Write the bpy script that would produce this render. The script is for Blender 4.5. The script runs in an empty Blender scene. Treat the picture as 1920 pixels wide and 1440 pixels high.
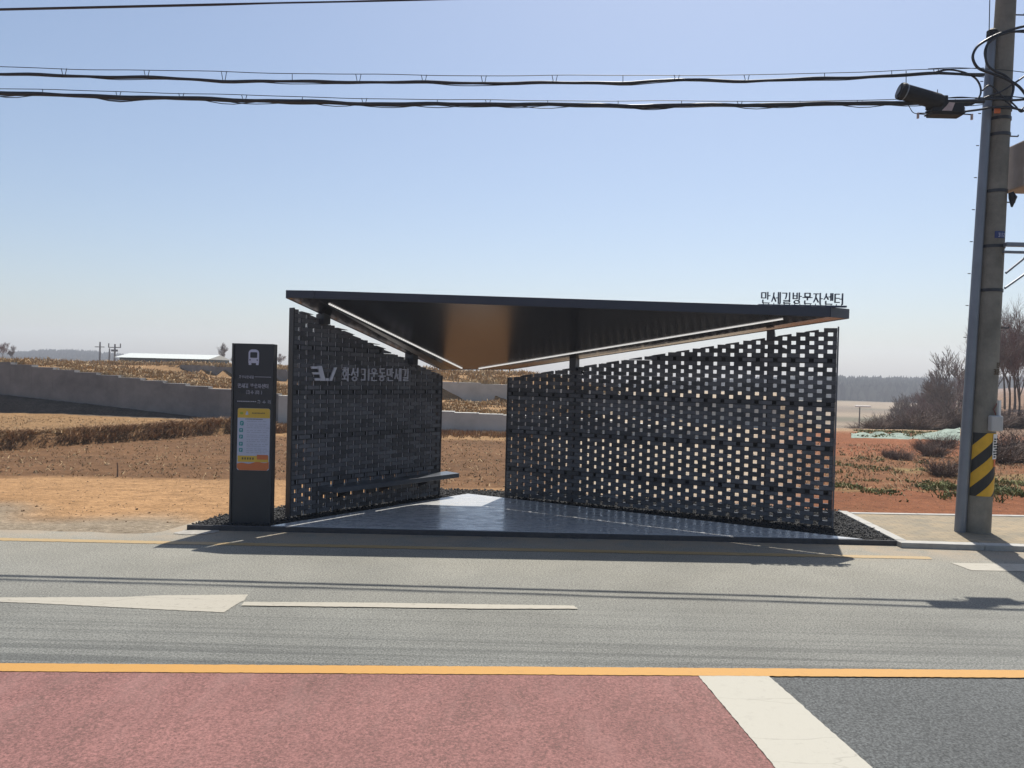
import bpy, bmesh, math, random
from mathutils import Vector, Matrix, noise
random.seed(7)
PI = math.pi
R = math.radians
sc = bpy.context.scene
col = sc.collection

# ---------------------------------------------------------------- camera
FPX, W0, H0 = 1420.0, 1920.0, 1440.0
CAM = Vector((0, 0, 2.0))
ROT = (Matrix.Rotation(R(90 - 0.8), 3, 'X') @ Matrix.Rotation(R(1.4), 3, 'Z'))
cd = bpy.data.cameras.new('camera')
cam = bpy.data.objects.new('camera', cd)
col.objects.link(cam)
cam.matrix_world = Matrix.Translation(CAM) @ ROT.to_4x4()
cd.sensor_width = 36
cd.lens = FPX / W0 * 36
cd.clip_start = 0.05
cd.clip_end = 6000
sc.camera = cam

# ---------------------------------------------------------------- sky, sun, exposure
SUN_EL, SUN_AZ = 62.0, 19.0            # azimuth measured from +Y towards +X
wd = bpy.data.worlds.new("World")
sc.world = wd
wd.use_nodes = True
nt = wd.node_tree
bg = nt.nodes['Background']
sky = nt.nodes.new('ShaderNodeTexSky')
sky.sky_type = 'NISHITA'
sky.sun_disc = False
sky.sun_elevation = R(SUN_EL)
sky.sun_rotation = R(SUN_AZ)
sky.altitude = 0
sky.air_density = 1.0
sky.dust_density = 1.6
sky.ozone_density = 2.2
nt.links.new(sky.outputs[0], bg.inputs[0])
bg.inputs[1].default_value = 0.088
sd = bpy.data.lights.new('sun', 'SUN')
sd.energy = 5.0
sd.angle = R(0.5)
sd.color = (1.0, 0.95, 0.87)
sun = bpy.data.objects.new('sun', sd)
col.objects.link(sun)
sdir = Vector((math.sin(R(SUN_AZ)) * math.cos(R(SUN_EL)), math.cos(R(SUN_AZ)) * math.cos(R(SUN_EL)), math.sin(R(SUN_EL))))
sun.rotation_euler = sdir.to_track_quat('Z', 'Y').to_euler()
sun.location = sdir * 50
sc.view_settings.view_transform = 'Standard'
sc.view_settings.look = 'None'
sc.view_settings.gamma = 1
sc.view_settings.exposure = 0.54
sc.render.engine = 'CYCLES'
sc.cycles.use_denoising = True
sc.cycles.max_bounces = 8
sc.cycles.volume_bounces = 0
sc.cycles.sample_clamp_indirect = 6


# ---------------------------------------------------------------- measuring: pixel of the photo -> point of the place
def ray(px, py):
    return ROT @ Vector(((px - 960) / FPX, -(py - 720) / FPX, -1.0))


def at_z(px, py, z=0.0):
    d = ray(px, py)
    return CAM + d * ((z - CAM.z) / d.z)


def at_y(px, py, y):
    d = ray(px, py)
    return CAM + d * (y / d.y)


def at_plane(px, py, p0, n):
    d = ray(px, py)
    return CAM + d * ((p0 - CAM).dot(n) / d.dot(n))


# ---------------------------------------------------------------- helpers
class MB:
    def __init__(s):
        s.v, s.f, s.m = [], [], []

    def add(s, vs, fs, mi=0):
        o = len(s.v)
        s.v += [tuple(v) for v in vs]
        s.f += [tuple(i + o for i in f) for f in fs]
        s.m += [mi] * len(fs)

    def box(s, c, size, ax=None, mi=0):
        """box centred at c with full sizes along the three axes ax"""
        c = Vector(c)
        X, Y, Z = ax or (Vector((1, 0, 0)), Vector((0, 1, 0)), Vector((0, 0, 1)))
        hx, hy, hz = [q / 2 for q in size]
        vs = [c + X * hx * a + Y * hy * b + Z * hz * d for d in (-1, 1) for b in (-1, 1) for a in (-1, 1)]
        s.add(vs, [(0, 2, 3, 1), (4, 5, 7, 6), (0, 1, 5, 4), (2, 6, 7, 3), (0, 4, 6, 2), (1, 3, 7, 5)], mi)

    def prism(s, pts, z0, z1, mi=0):
        n = len(pts)
        vs = [(p[0], p[1], z0) for p in pts] + [(p[0], p[1], z1) for p in pts]
        a = sum(pts[i][0] * pts[(i + 1) % n][1] - pts[(i + 1) % n][0] * pts[i][1] for i in range(n))
        fs = [tuple(range(n - 1, -1, -1)), tuple(range(n, 2 * n))] + [(i, (i + 1) % n, n + (i + 1) % n, n + i) for i in range(n)]
        if a < 0:
            fs = [tuple(reversed(f)) for f in fs]
        s.add(vs, fs, mi)

    def tube(s, pts, r, n=6, cap=True, mi=0):
        pts = [Vector(p) for p in pts]
        rs = r if isinstance(r, (list, tuple)) else [r] * len(pts)
        vs, fs = [], []
        up = Vector((0, 0, 1))
        prev = None
        for i, p in enumerate(pts):
            d = (pts[min(i + 1, len(pts) - 1)] - pts[max(i - 1, 0)])
            d = d.normalized() if d.length > 1e-9 else Vector((0, 0, 1))
            if prev is None:
                a = d.cross(up)
                if a.length < 0.05:
                    a = d.cross(Vector((1, 0, 0)))
                a.normalize()
            else:
                a = (prev - d * prev.dot(d)).normalized()
            prev = a
            b = d.cross(a)
            for k in range(n):
                t = 2 * PI * k / n
                vs.append(p + (a * math.cos(t) + b * math.sin(t)) * rs[i])
        for i in range(len(pts) - 1):
            for k in range(n):
                k2 = (k + 1) % n
                fs.append((i * n + k, i * n + k2, (i + 1) * n + k2, (i + 1) * n + k))
        if cap:
            fs.append(tuple(range(n - 1, -1, -1)))
            fs.append(tuple(range((len(pts) - 1) * n, len(pts) * n)))
        s.add(vs, fs, mi)

    def build(s, name, mat, parent=None, bevel=0, smooth=False, loc=None):
        me = bpy.data.meshes.new(name)
        me.from_pydata(s.v, [], s.f)
        mats = mat if isinstance(mat, (list, tuple)) else [mat]
        for m in mats:
            me.materials.append(m)
        if len(mats) > 1:
            me.polygons.foreach_set('material_index', s.m)
        if smooth:
            me.polygons.foreach_set('use_smooth', [True] * len(me.polygons))
        me.update()
        o = bpy.data.objects.new(name, me)
        col.objects.link(o)
        if parent is not None:
            o.parent = parent
            if parent.type == 'EMPTY':
                o.matrix_parent_inverse = Matrix.Translation(-Vector(parent.location))
        if bevel:
            b = o.modifiers.new('bevel', 'BEVEL')
            b.width = bevel
            b.segments = 2
            b.limit_method = 'ANGLE'
        return o


def tag(o, label=None, cat=None, group=None, kind=None):
    if label: o['label'] = label
    if cat: o['category'] = cat
    if group: o['group'] = group
    if kind: o['kind'] = kind
    return o


def thing(name, loc, label, cat, group=None):
    o = bpy.data.objects.new(name, None)
    col.objects.link(o)
    o.location = loc
    o.empty_display_size = 0.2
    return tag(o, label, cat, group)


def copy_tree(o, parent=None):
    c = o.copy()
    col.objects.link(c)
    if parent is not None:
        c.parent = parent
        c.matrix_parent_inverse = o.matrix_parent_inverse
    for ch in list(o.children):
        copy_tree(ch, c)
    return c


# ---------------------------------------------------------------- materials
def mat(name, c, rough=0.8, metal=0.0, var=0.15, scale=8.0, bump=0.0, bscale=60.0, spec=0.5, c2=None, island=0.0, detail=6, coord='obj'):
    m = bpy.data.materials.new(name)
    m.use_nodes = True
    n, l = m.node_tree.nodes, m.node_tree.links
    b = n['Principled BSDF']
    b.inputs['Roughness'].default_value = rough
    b.inputs['Metallic'].default_value = metal
    b.inputs['Specular IOR Level'].default_value = spec
    geo = n.new('ShaderNodeNewGeometry')
    tc = geo.outputs['Position']
    if coord == 'obj':
        t = n.new('ShaderNodeTexCoord')
        tc = t.outputs['Object']
    nz = n.new('ShaderNodeTexNoise')
    nz.inputs['Scale'].default_value = scale
    nz.inputs['Detail'].default_value = detail
    nz.inputs['Roughness'].default_value = 0.65
    l.new(tc, nz.inputs['Vector'])
    rp = n.new('ShaderNodeValToRGB')
    rp.color_ramp.elements[0].position = 0.3
    rp.color_ramp.elements[1].position = 0.7
    k0 = [q * (1 - var) for q in c]
    k1 = list(c2) if c2 else [min(1, q * (1 + var)) for q in c]
    rp.color_ramp.elements[0].color = (*k0, 1)
    rp.color_ramp.elements[1].color = (*k1, 1)
    l.new(nz.outputs['Fac'], rp.inputs[0])
    out = rp.outputs[0]
    if island:
        hs = n.new('ShaderNodeHueSaturation')
        mr = n.new('ShaderNodeMapRange')
        mr.inputs[3].default_value = 1 - island
        mr.inputs[4].default_value = 1 + island
        l.new(geo.outputs['Random Per Island'], mr.inputs[0])
        l.new(mr.outputs[0], hs.inputs['Value'])
        l.new(out, hs.inputs['Color'])
        out = hs.outputs[0]
    l.new(out, b.inputs['Base Color'])
    if bump:
        n2 = n.new('ShaderNodeTexNoise')
        n2.inputs['Scale'].default_value = bscale
        n2.inputs['Detail'].default_value = 4
        l.new(tc, n2.inputs['Vector'])
        bp = n.new('ShaderNodeBump')
        bp.inputs['Strength'].default_value = min(1.0, bump)
        bp.inputs['Distance'].default_value = 0.01
        l.new(n2.outputs['Fac'], bp.inputs['Height'])
        l.new(bp.outputs[0], b.inputs['Normal'])
    return m


def nodes_of(m):
    return m.node_tree.nodes, m.node_tree.links, m.node_tree.nodes['Principled BSDF']


def asphalt_mat(name, base, speck, streak=False, dust=False, sc_=1.0, tint=None, red=False):
    m = bpy.data.materials.new(name)
    m.use_nodes = True
    n, l, b = nodes_of(m)
    b.inputs['Roughness'].default_value = 0.85
    b.inputs['Specular IOR Level'].default_value = 0.35
    geo = n.new('ShaderNodeNewGeometry')
    P = geo.outputs['Position']

    def noi(scale, det=4, rough=0.6, vec=P):
        q = n.new('ShaderNodeTexNoise')
        q.inputs['Scale'].default_value = scale
        q.inputs['Detail'].default_value = det
        q.inputs['Roughness'].default_value = rough
        l.new(vec, q.inputs['Vector'])
        return q.outputs['Fac']

    def ramp(f, p0, c0, p1, c1):
        r = n.new('ShaderNodeValToRGB')
        r.color_ramp.elements[0].position = p0
        r.color_ramp.elements[1].position = p1
        r.color_ramp.elements[0].color = (*c0, 1)
        r.color_ramp.elements[1].color = (*c1, 1)
        l.new(f, r.inputs[0])
        return r.outputs[0]

    def mix(a, bb, f, mode='MIX'):
        x = n.new('ShaderNodeMixRGB')
        x.blend_type = mode
        for i, q in ((0, f), (1, a), (2, bb)):
            if isinstance(q, (int, float)):
                x.inputs[i].default_value = q
            elif isinstance(q, tuple):
                x.inputs[i].default_value = (*q, 1)
            else:
                l.new(q, x.inputs[i])
        return x.outputs[0]
    d = tuple(q * (1 - speck) for q in base)
    u = tuple(min(1, q * (1 + speck)) for q in base)
    fine = mix(ramp(noi(70 * sc_, 3, 0.8), 0.40, d, 0.60, u), ramp(noi(46 * sc_, 4, 0.8), 0.38, (0.86 if red else 0.80,) * 3, 0.62, (1.12,) * 3), 1.0, 'MULTIPLY')
    big = ramp(noi(0.9, 6), 0.3, (0.84,) * 3, 0.7, (1.1, 1.1, 1.1))
    c = mix(fine, big, 1.0, 'MULTIPLY')
    # dark pores between the stones
    vo = n.new('ShaderNodeTexVoronoi')
    vo.inputs['Scale'].default_value = 30 * sc_
    l.new(P, vo.inputs['Vector'])
    pores = ramp(vo.outputs['Distance'], 0.0, (0.35,) * 3, 0.30, (1, 1, 1))
    c = mix(c, pores, 0.8, 'MULTIPLY')
    if tint:
        mq = n.new('ShaderNodeMapping')
        mq.inputs['Scale'].default_value = (2.6, 0.8, 1)
        mq.inputs['Rotation'].default_value = (0, 0, R(14))
        l.new(P, mq.inputs['Vector'])
        lump = noi(1.1, 4, 0.6, mq.outputs[0])
        dots = noi(48, 3, 0.85)
        sm = n.new('ShaderNodeMath'); sm.operation = 'MULTIPLY_ADD'
        l.new(lump, sm.inputs[0]); sm.inputs[1].default_value = 0.45
        l.new(dots, sm.inputs[2])
        c = mix(c, tint, ramp(sm.outputs[0], 0.74, (0, 0, 0), 0.86, (0.85,) * 3))
        c = mix(c, (0.235, 0.135, 0.122), ramp(noi(1.6, 4, 0.6, mq.outputs[0]), 0.50, (0, 0, 0), 0.75, (0.35,) * 3))
    if streak:
        mp = n.new('ShaderNodeMapping')
        mp.inputs['Scale'].default_value = (0.10, 9.0, 1)
        mp.inputs['Rotation'].default_value = (0, 0, R(-1.3))
        l.new(P, mp.inputs['Vector'])
        st = ramp(noi(1.0, 5, 0.6, mp.outputs[0]), 0.47, (0.0,) * 3, 0.58, (1,) * 3)
        sx = n.new('ShaderNodeSeparateXYZ')
        l.new(P, sx.inputs[0])
        r = n.new('ShaderNodeValToRGB')
        e = r.color_ramp.elements
        mr = n.new('ShaderNodeMapRange')
        mr.inputs[1].default_value = 4.0
        mr.inputs[2].default_value = 10.0
        l.new(sx.outputs[1], mr.inputs[0])
        e[0].position = 0.15; e[0].color = (1, 1, 1, 1)
        e[1].position = 0.47; e[1].color = (0, 0, 0, 1)
        l.new(mr.outputs[0], r.inputs[0])
        f = mix(st, r.outputs[0], 1.0, 'MULTIPLY')
        c = mix(c, mix(c, (0.60, 0.61, 0.62), 1.0, 'MULTIPLY'), f)
        # the side of the carriageway nearest the camera is worn darker and bluer, the far side dusty
        du = n.new('ShaderNodeValToRGB')
        du.color_ramp.elements[0].position = 0.12; du.color_ramp.elements[0].color = (0, 0, 0, 1)
        du.color_ramp.elements[1].position = 0.75; du.color_ramp.elements[1].color = (1, 1, 1, 1)
        l.new(mr.outputs[0], du.inputs[0])
        f2 = mix(du.outputs[0], ramp(noi(0.6, 5), 0.25, (0.55,) * 3, 0.75, (1,) * 3), 1.0, 'MULTIPLY')
        c = mix(c, mix(c, (1.74, 1.60, 1.40), 1.0, 'MULTIPLY'), f2)
        # sand swept on to the very edge
        ed = n.new('ShaderNodeMapRange')
        ed.inputs[1].default_value = 8.35
        ed.inputs[2].default_value = 9.2
        l.new(sx.outputs[1], ed.inputs[0])
        f3 = mix(ed.outputs[0], ramp(noi(2.2, 6, 0.7), 0.36, (0,) * 3, 0.58, (1,) * 3), 1.0, 'MULTIPLY')
        c = mix(c, (0.27, 0.215, 0.15), f3)
    l.new(c, b.inputs['Base Color'])
    bp = n.new('ShaderNodeBump')
    bp.inputs['Strength'].default_value = 0.5
    bp.inputs['Distance'].default_value = 0.006
    l.new(noi(110 * sc_, 3), bp.inputs['Height'])
    l.new(bp.outputs[0], b.inputs['Normal'])
    return m


def paint_mat(name, c, wear=0.5, crack=True):
    m = bpy.data.materials.new(name)
    m.use_nodes = True
    n, l, b = nodes_of(m)
    b.inputs['Roughness'].default_value = 0.65
    geo = n.new('ShaderNodeNewGeometry')
    nz = n.new('ShaderNodeTexNoise')
    nz.inputs['Scale'].default_value = 22
    nz.inputs['Detail'].default_value = 8
    nz.inputs['Roughness'].default_value = 0.75
    l.new(geo.outputs['Position'], nz.inputs['Vector'])
    r = n.new('ShaderNodeValToRGB')
    e = r.color_ramp.elements
    e[0].position = 0.27; e[0].color = (c[0] * wear, c[1] * wear, c[2] * wear, 1)
    e[1].position = 0.45; e[1].color = (*c, 1)
    l.new(nz.outputs['Fac'], r.inputs[0])
    out = r.outputs[0]
    if crack:
        mp = n.new('ShaderNodeMapping')
        mp.inputs['Scale'].default_value = (1.4, 4.2, 1)
        l.new(geo.outputs['Position'], mp.inputs['Vector'])
        nd = n.new('ShaderNodeTexNoise')
        nd.inputs['Scale'].default_value = 3
        l.new(mp.outputs[0], nd.inputs['Vector'])
        ad = n.new('ShaderNodeMixRGB')
        ad.inputs[0].default_value = 0.25
        l.new(mp.outputs[0], ad.inputs[1])
        l.new(nd.outputs['Color'], ad.inputs[2])
        v = n.new('ShaderNodeTexVoronoi')
        v.feature = 'DISTANCE_TO_EDGE'
        v.inputs['Scale'].default_value = 0.8
        l.new(ad.outputs[0], v.inputs['Vector'])
        r2 = n.new('ShaderNodeValToRGB')
        r2.color_ramp.elements[0].position = 0.0
        r2.color_ramp.elements[0].color = (0.80, 0.80, 0.79, 1)
        r2.color_ramp.elements[1].position = 0.012
        r2.color_ramp.elements[1].color = (1, 1, 1, 1)
        l.new(v.outputs[0], r2.inputs[0])
        mx = n.new('ShaderNodeMixRGB')
        mx.blend_type = 'MULTIPLY'
        mx.inputs[0].default_value = 1
        l.new(out, mx.inputs[1])
        l.new(r2.outputs[0], mx.inputs[2])
        out = mx.outputs[0]
    l.new(out, b.inputs['Base Color'])
    bp = n.new('ShaderNodeBump')
    bp.inputs['Strength'].default_value = 0.25
    bp.inputs['Distance'].default_value = 0.004
    n3 = n.new('ShaderNodeTexNoise')
    n3.inputs['Scale'].default_value = 130
    l.new(geo.outputs['Position'], n3.inputs['Vector'])
    l.new(n3.outputs['Fac'], bp.inputs['Height'])
    l.new(bp.outputs[0], b.inputs['Normal'])
    return m


M = {}
M['asphalt'] = asphalt_mat('asphalt', (0.1288, 0.1334, 0.1251), 0.42, streak=True)
M['asphalt_dark'] = asphalt_mat('asphalt_dark', (0.0705, 0.0754, 0.0754), 0.5)
M['red_paving'] = asphalt_mat('red_paving', (0.1856, 0.0874, 0.0780), 0.30, tint=(0.095, 0.050, 0.042), red=True)
M['white_paint'] = paint_mat('white_paint', (0.3024, 0.2898, 0.2436), 0.8)
M['worn_white'] = paint_mat('worn_white', (0.2940, 0.2730, 0.2226), 0.6)
M['yellow_paint'] = paint_mat('yellow_paint', (0.3612, 0.1849, 0.0310), 0.8, crack=False)
M['faded_yellow'] = paint_mat('faded_yellow', (0.2856, 0.1974, 0.0840), 0.72, crack=False)
M['granite'] = mat('granite', (0.3698, 0.3698, 0.3655), rough=0.2, var=0.1, scale=40, bump=0.3, bscale=9, spec=0.6, coord='w')
_n, _l, _b = nodes_of(M['granite'])
_g = _n.new('ShaderNodeNewGeometry')
_z = _n.new('ShaderNodeTexNoise')
_z.inputs['Scale'].default_value = 5
_z.inputs['Detail'].default_value = 7
_z.inputs['Roughness'].default_value = 0.7
_mp = _n.new('ShaderNodeMapping')
_mp.inputs['Scale'].default_value = (1, 2.4, 1)
_l.new(_g.outputs['Position'], _mp.inputs['Vector'])
_l.new(_mp.outputs[0], _z.inputs['Vector'])
_r = _n.new('ShaderNodeMapRange')
_r.inputs[1].default_value = 0.35; _r.inputs[2].default_value = 0.65
_r.inputs[3].default_value = 0.12; _r.inputs[4].default_value = 0.42
_l.new(_z.outputs['Fac'], _r.inputs[0])
_l.new(_r.outputs[0], _b.inputs['Roughness'])
M['kerb'] = mat('kerb', (0.0440, 0.0440, 0.0480), rough=0.8, var=0.2, scale=12, bump=0.4, coord='w')
M['kerb_light'] = mat('kerb_light', (0.3182, 0.3096, 0.2838), rough=0.85, var=0.14, scale=9, bump=0.4, coord='w')
M['gravel'] = mat('gravel', (0.014, 0.014, 0.014), rough=0.8, var=0.3, island=0.5, coord='w')
M['gravel_bed'] = mat('gravel_bed', (0.010, 0.010, 0.010), rough=1, var=0.4, scale=40, bump=1, bscale=90, coord='w')
M['brick'] = mat('brick', (0.086, 0.087, 0.094), rough=0.7, var=0.25, scale=9, bump=0.6, bscale=90, island=0.45, coord='w')
M['rod'] = mat('rod', (0.46, 0.46, 0.5), rough=0.4, var=0.1)
M['steel_dark'] = mat('steel_dark', (0.018, 0.019, 0.024), rough=0.45, var=0.15, scale=5)
M['black_void'] = mat('black_backing', (0.006, 0.006, 0.007), rough=0.9)
M['end_plate'] = mat('end_plate', (0.10, 0.105, 0.12), rough=0.45, var=0.1, scale=4)
M['fascia'] = mat('fascia', (0.022, 0.026, 0.045), rough=0.38, var=0.12, scale=3)
M['soffit'] = mat('soffit', (0.26, 0.245, 0.235), rough=0.24, metal=1.0, var=0.06, scale=3)
M['bench'] = mat('bench', (0.06, 0.068, 0.08), rough=0.33, var=0.15, scale=6)
M['letter_steel'] = mat('letter_steel', (0.56, 0.56, 0.62), rough=0.35, metal=0.1, var=0.08)
M['letter_dark'] = mat('letter_dark', (0.025, 0.035, 0.075), rough=0.5, var=0.1)
M['pylon'] = mat('pylon', (0.020, 0.024, 0.029), rough=0.5, var=0.12, scale=3)
M['pylon_edge'] = mat('pylon_edge', (0.045, 0.047, 0.048), rough=0.5, var=0.12, scale=3)
M['white_vinyl'] = mat('white_vinyl', (0.46, 0.46, 0.56), rough=0.5, var=0.05)
M['grey_vinyl'] = mat('grey_vinyl', (0.33, 0.33, 0.38), rough=0.5, var=0.05)
M['poster_white'] = mat('poster_white', (0.40, 0.44, 0.55), rough=0.3, var=0.04)
M['poster_yellow'] = mat('poster_yellow', (0.56, 0.37, 0.05), rough=0.3, var=0.05)
M['poster_orange'] = mat('poster_orange', (0.50, 0.14, 0.045), rough=0.3, var=0.05)
M['poster_pink'] = mat('poster_pink', (0.78, 0.33, 0.18), rough=0.3, var=0.05)
M['poster_teal'] = mat('poster_teal', (0.03, 0.24, 0.26), rough=0.3, var=0.05)
M['poster_ink'] = mat('poster_ink', (0.25, 0.28, 0.36), rough=0.4, var=0.05)
M['poster_dark'] = mat('poster_dark', (0.10, 0.09, 0.04), rough=0.4, var=0.05)
M['poster_green'] = mat('poster_green', (0.25, 0.32, 0.03), rough=0.4, var=0.05)
M['concrete'] = mat('concrete', (0.19, 0.172, 0.138), rough=0.9, var=0.3, scale=3, bump=0.5, bscale=50, c2=(0.26, 0.235, 0.19))
M['retaining'] = mat('retaining', (0.19, 0.185, 0.188), rough=0.95, var=0.28, scale=1.1, bump=0.5, bscale=18, c2=(0.25, 0.24, 0.23), coord='w')
M['retaining_pale'] = mat('retaining_pale', (0.42, 0.415, 0.39), rough=0.95, var=0.15, scale=1.3, bump=0.5, bscale=18, coord='w')
M['galv'] = mat('galvanised', (0.185, 0.20, 0.225), rough=0.45, metal=0.35, var=0.12, scale=3)
M['black_rubber'] = mat('black_rubber', (0.006, 0.006, 0.008), rough=0.7, var=0.2)
M['wire_black'] = mat('wire_black', (0.008, 0.009, 0.014), rough=0.42, var=0.2)
M['warn_yellow'] = mat('warn_yellow', (0.62, 0.34, 0.01), rough=0.5, var=0.12, scale=9)
M['warn_black'] = mat('warn_black', (0.014, 0.014, 0.012), rough=0.6, var=0.2)
M['cream_box'] = mat('cream_box', (0.44, 0.42, 0.40), rough=0.5, var=0.05)
M['tag_white'] = mat('tag_white', (0.7, 0.68, 0.64), rough=0.5, var=0.05)
M['tag_pink'] = mat('tag_pink', (0.45, 0.34, 0.31), rough=0.5, var=0.2)
M['tag_orange'] = mat('tag_orange', (0.62, 0.14, 0.03), rough=0.5, var=0.1)
M['tag_blue'] = mat('tag_blue', (0.02, 0.035, 0.14), rough=0.5, var=0.1)
M['brown_ink'] = mat('brown_ink', (0.085, 0.05, 0.02), rough=0.7, var=0.3, scale=30)
M['pole_box'] = mat('pole_box', (0.30, 0.245, 0.20), rough=0.5, var=0.1)
M['dry_grass'] = mat('dry_grass', (0.36, 0.235, 0.115), rough=0.9, var=0.3, scale=1.2, island=0.35, c2=(0.46, 0.33, 0.18), coord='w')
M['rust_grass'] = mat('rust_grass', (0.27, 0.15, 0.075), rough=0.9, var=0.3, scale=1.2, island=0.35, c2=(0.38, 0.24, 0.12), coord='w')
M['green_leaf'] = mat('green_leaf', (0.085, 0.115, 0.026), rough=0.8, var=0.4, scale=1.5, island=0.35, c2=(0.20, 0.20, 0.06), coord='w')
M['bark'] = mat('bark', (0.10, 0.082, 0.068), rough=0.95, var=0.3, scale=6)
M['twig'] = mat('twig', (0.145, 0.108, 0.093), rough=0.95, var=0.3, scale=2, island=0.3)
M['twig_red'] = mat('twig_red', (0.155, 0.088, 0.075), rough=0.95, var=0.3, scale=2, island=0.3)
M['brush'] = mat('brush', (0.125, 0.088, 0.070), rough=0.95, var=0.3, scale=2, island=0.4)
M['far_wood'] = mat('far_wood', (0.088, 0.082, 0.072), rough=1, var=0.3, scale=0.05, island=0.4, coord='w')
M['net'] = mat('net', (0.10, 0.165, 0.12), rough=0.8, var=0.45, scale=2.2, c2=(0.24, 0.30, 0.245), bump=0.6, bscale=30, coord='w')
M['stone'] = mat('stone', (0.21, 0.135, 0.075), rough=0.95, var=0.3, scale=5, island=0.35, coord='w')
M['green_roof'] = mat('pale_roof', (0.5, 0.52, 0.48), rough=0.4, var=0.04)
M['green_wall'] = mat('green_wall', (0.06, 0.08, 0.075), rough=0.8, var=0.2, scale=1)
M['far_post'] = mat('far_post', (0.12, 0.12, 0.125), rough=0.9)
M['wood'] = mat('wood', (0.16, 0.11, 0.08), rough=0.9)


# ---------------------------------------------------------------- ground
def lin(xs, ys, x):
    if x <= xs[0]: return ys[0]
    for i in range(len(xs) - 1):
        if x <= xs[i + 1]:
            return ys[i] + (ys[i + 1] - ys[i]) * (x - xs[i]) / (xs[i + 1] - xs[i])
    return ys[-1]


def ss(a, b, x):
    t = max(0.0, min(1.0, (x - a) / (b - a)))
    return t * t * (3 - 2 * t)


LWX = [-26, -17.2, -9.0, -7.0, -2.0, 3.0, 7.0]           # lower retaining wall: x, y, ground level behind, foot level
LWY = [26.8, 25.5, 24.2, 23.9, 24.5, 24.9, 25.2]
LWT = [2.05, 1.92, 1.20, 1.08, 0.66, 0.50, 0.12]
LWB = [0.90, 0.88, 0.28, 0.02, 0.0, 0.0, 0.0]
UWX = [-19.6, -12.1, -3.1, 0.0, 5.0, 14.0]                # upper retaining wall
UWY = [45, 40, 34.5, 34, 33, 31.5]
UWT = [2.0, 1.84, 1.50, 1.44, 1.15, 0.85]
UWB = [1.50, 1.28, 0.70, 0.66, 0.2, -0.25]
RX = [-15.0, -11.2, -9.9, -8.4, -6.6]               # the low bank across the left field
RY = [14.6, 16.6, 19.2, 22.0, 23.3]


def H(x, y):
    fz = noise.noise(Vector((x * 0.35, y * 0.35, 3))) * 0.035 + noise.noise(Vector((x * 1.7, y * 1.7, 9))) * 0.012
    u = x / max(y, 1.0)
    # roadside strip
    if y < 8.2:
        return -0.10
    base = -0.10 + 0.125 * (ss(8.3, 9.25, y + fz * 9) * (1 - ss(-4.4, -3.2, x + fz * 8)) + ss(9.5, 10.6, y) * ss(-4.4, -3.2, x + fz * 8))
    base += fz * ss(8.6, 10.5, y) * 1.0
    # flat, slightly higher sand, tilled ground with clods
    if y > 12.5:
        base += noise.noise(Vector((x * 5, y * 5, 1))) * 0.022 * ss(12.5, 13.5, y) * (1 - ss(40, 60, y))
    # left: bank
    left = 0.0
    if x < -5:
        yb = lin(RX, RY, x) + noise.noise(Vector((x * 0.9, 0, 5))) * 0.35
        hb = 0.32 * (1 - ss(-8.2, -6.4, x))
        left = hb * ss(yb - 0.25, yb + 0.12, y)
    lw = lin(LWX, LWY, x)
    tw = 1 - ss(0.35, 0.41, u)
    if x < 7.0 or y > 27.5:
        foot = lin(LWX, LWB, x)
        if y < lw:
            left = max(left, foot * ss(lw - 1.5, lw - 0.35, y))
        else:
            uy = lin(UWX, UWY, x)
            lt = lin(LWX, LWT, x)
            ub = lin(UWX, UWB, x)
            ut = lin(UWX, UWT, x)
            if x < -19.6:
                k = ss(-19.6, -24, x)
                ub = ub + (1.9 - ub) * k
                ut = ut + (1.9 - ut) * k
            if y < uy:
                left = lt + (ub - lt) * (y - lw) / (uy - lw)
            else:
                pk = 1.93 + (ut + 0.05 - 1.93) * ss(0.5, 5, x) if x > 0.5 else 1.93
                left = ut + (pk - ut) * ss(uy, uy + 5, y) - 7.5 * ss(60, 200, y) * ss(0.5, 8, x)
    # right: the land falls away to a wide valley
    dep = 1 - ss(0.56, 0.66, u)
    right = -6.2 * ss(27, 96, y) * dep + (0.9 * ss(30, 60, y)) * (1 - dep)
    right += 0.18 * ss(10, 40, x) * ss(14, 24, y)
    if y > 96:
        right += noise.noise(Vector((x * 0.02, y * 0.02, 4))) * 0.5
    if y < 24 or (x >= 7.0 and y < 27.5):
        return base + left * tw + (right if y > 20 else 0) * (1 - tw)
    return base + left * tw + right * (1 - tw)


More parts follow.
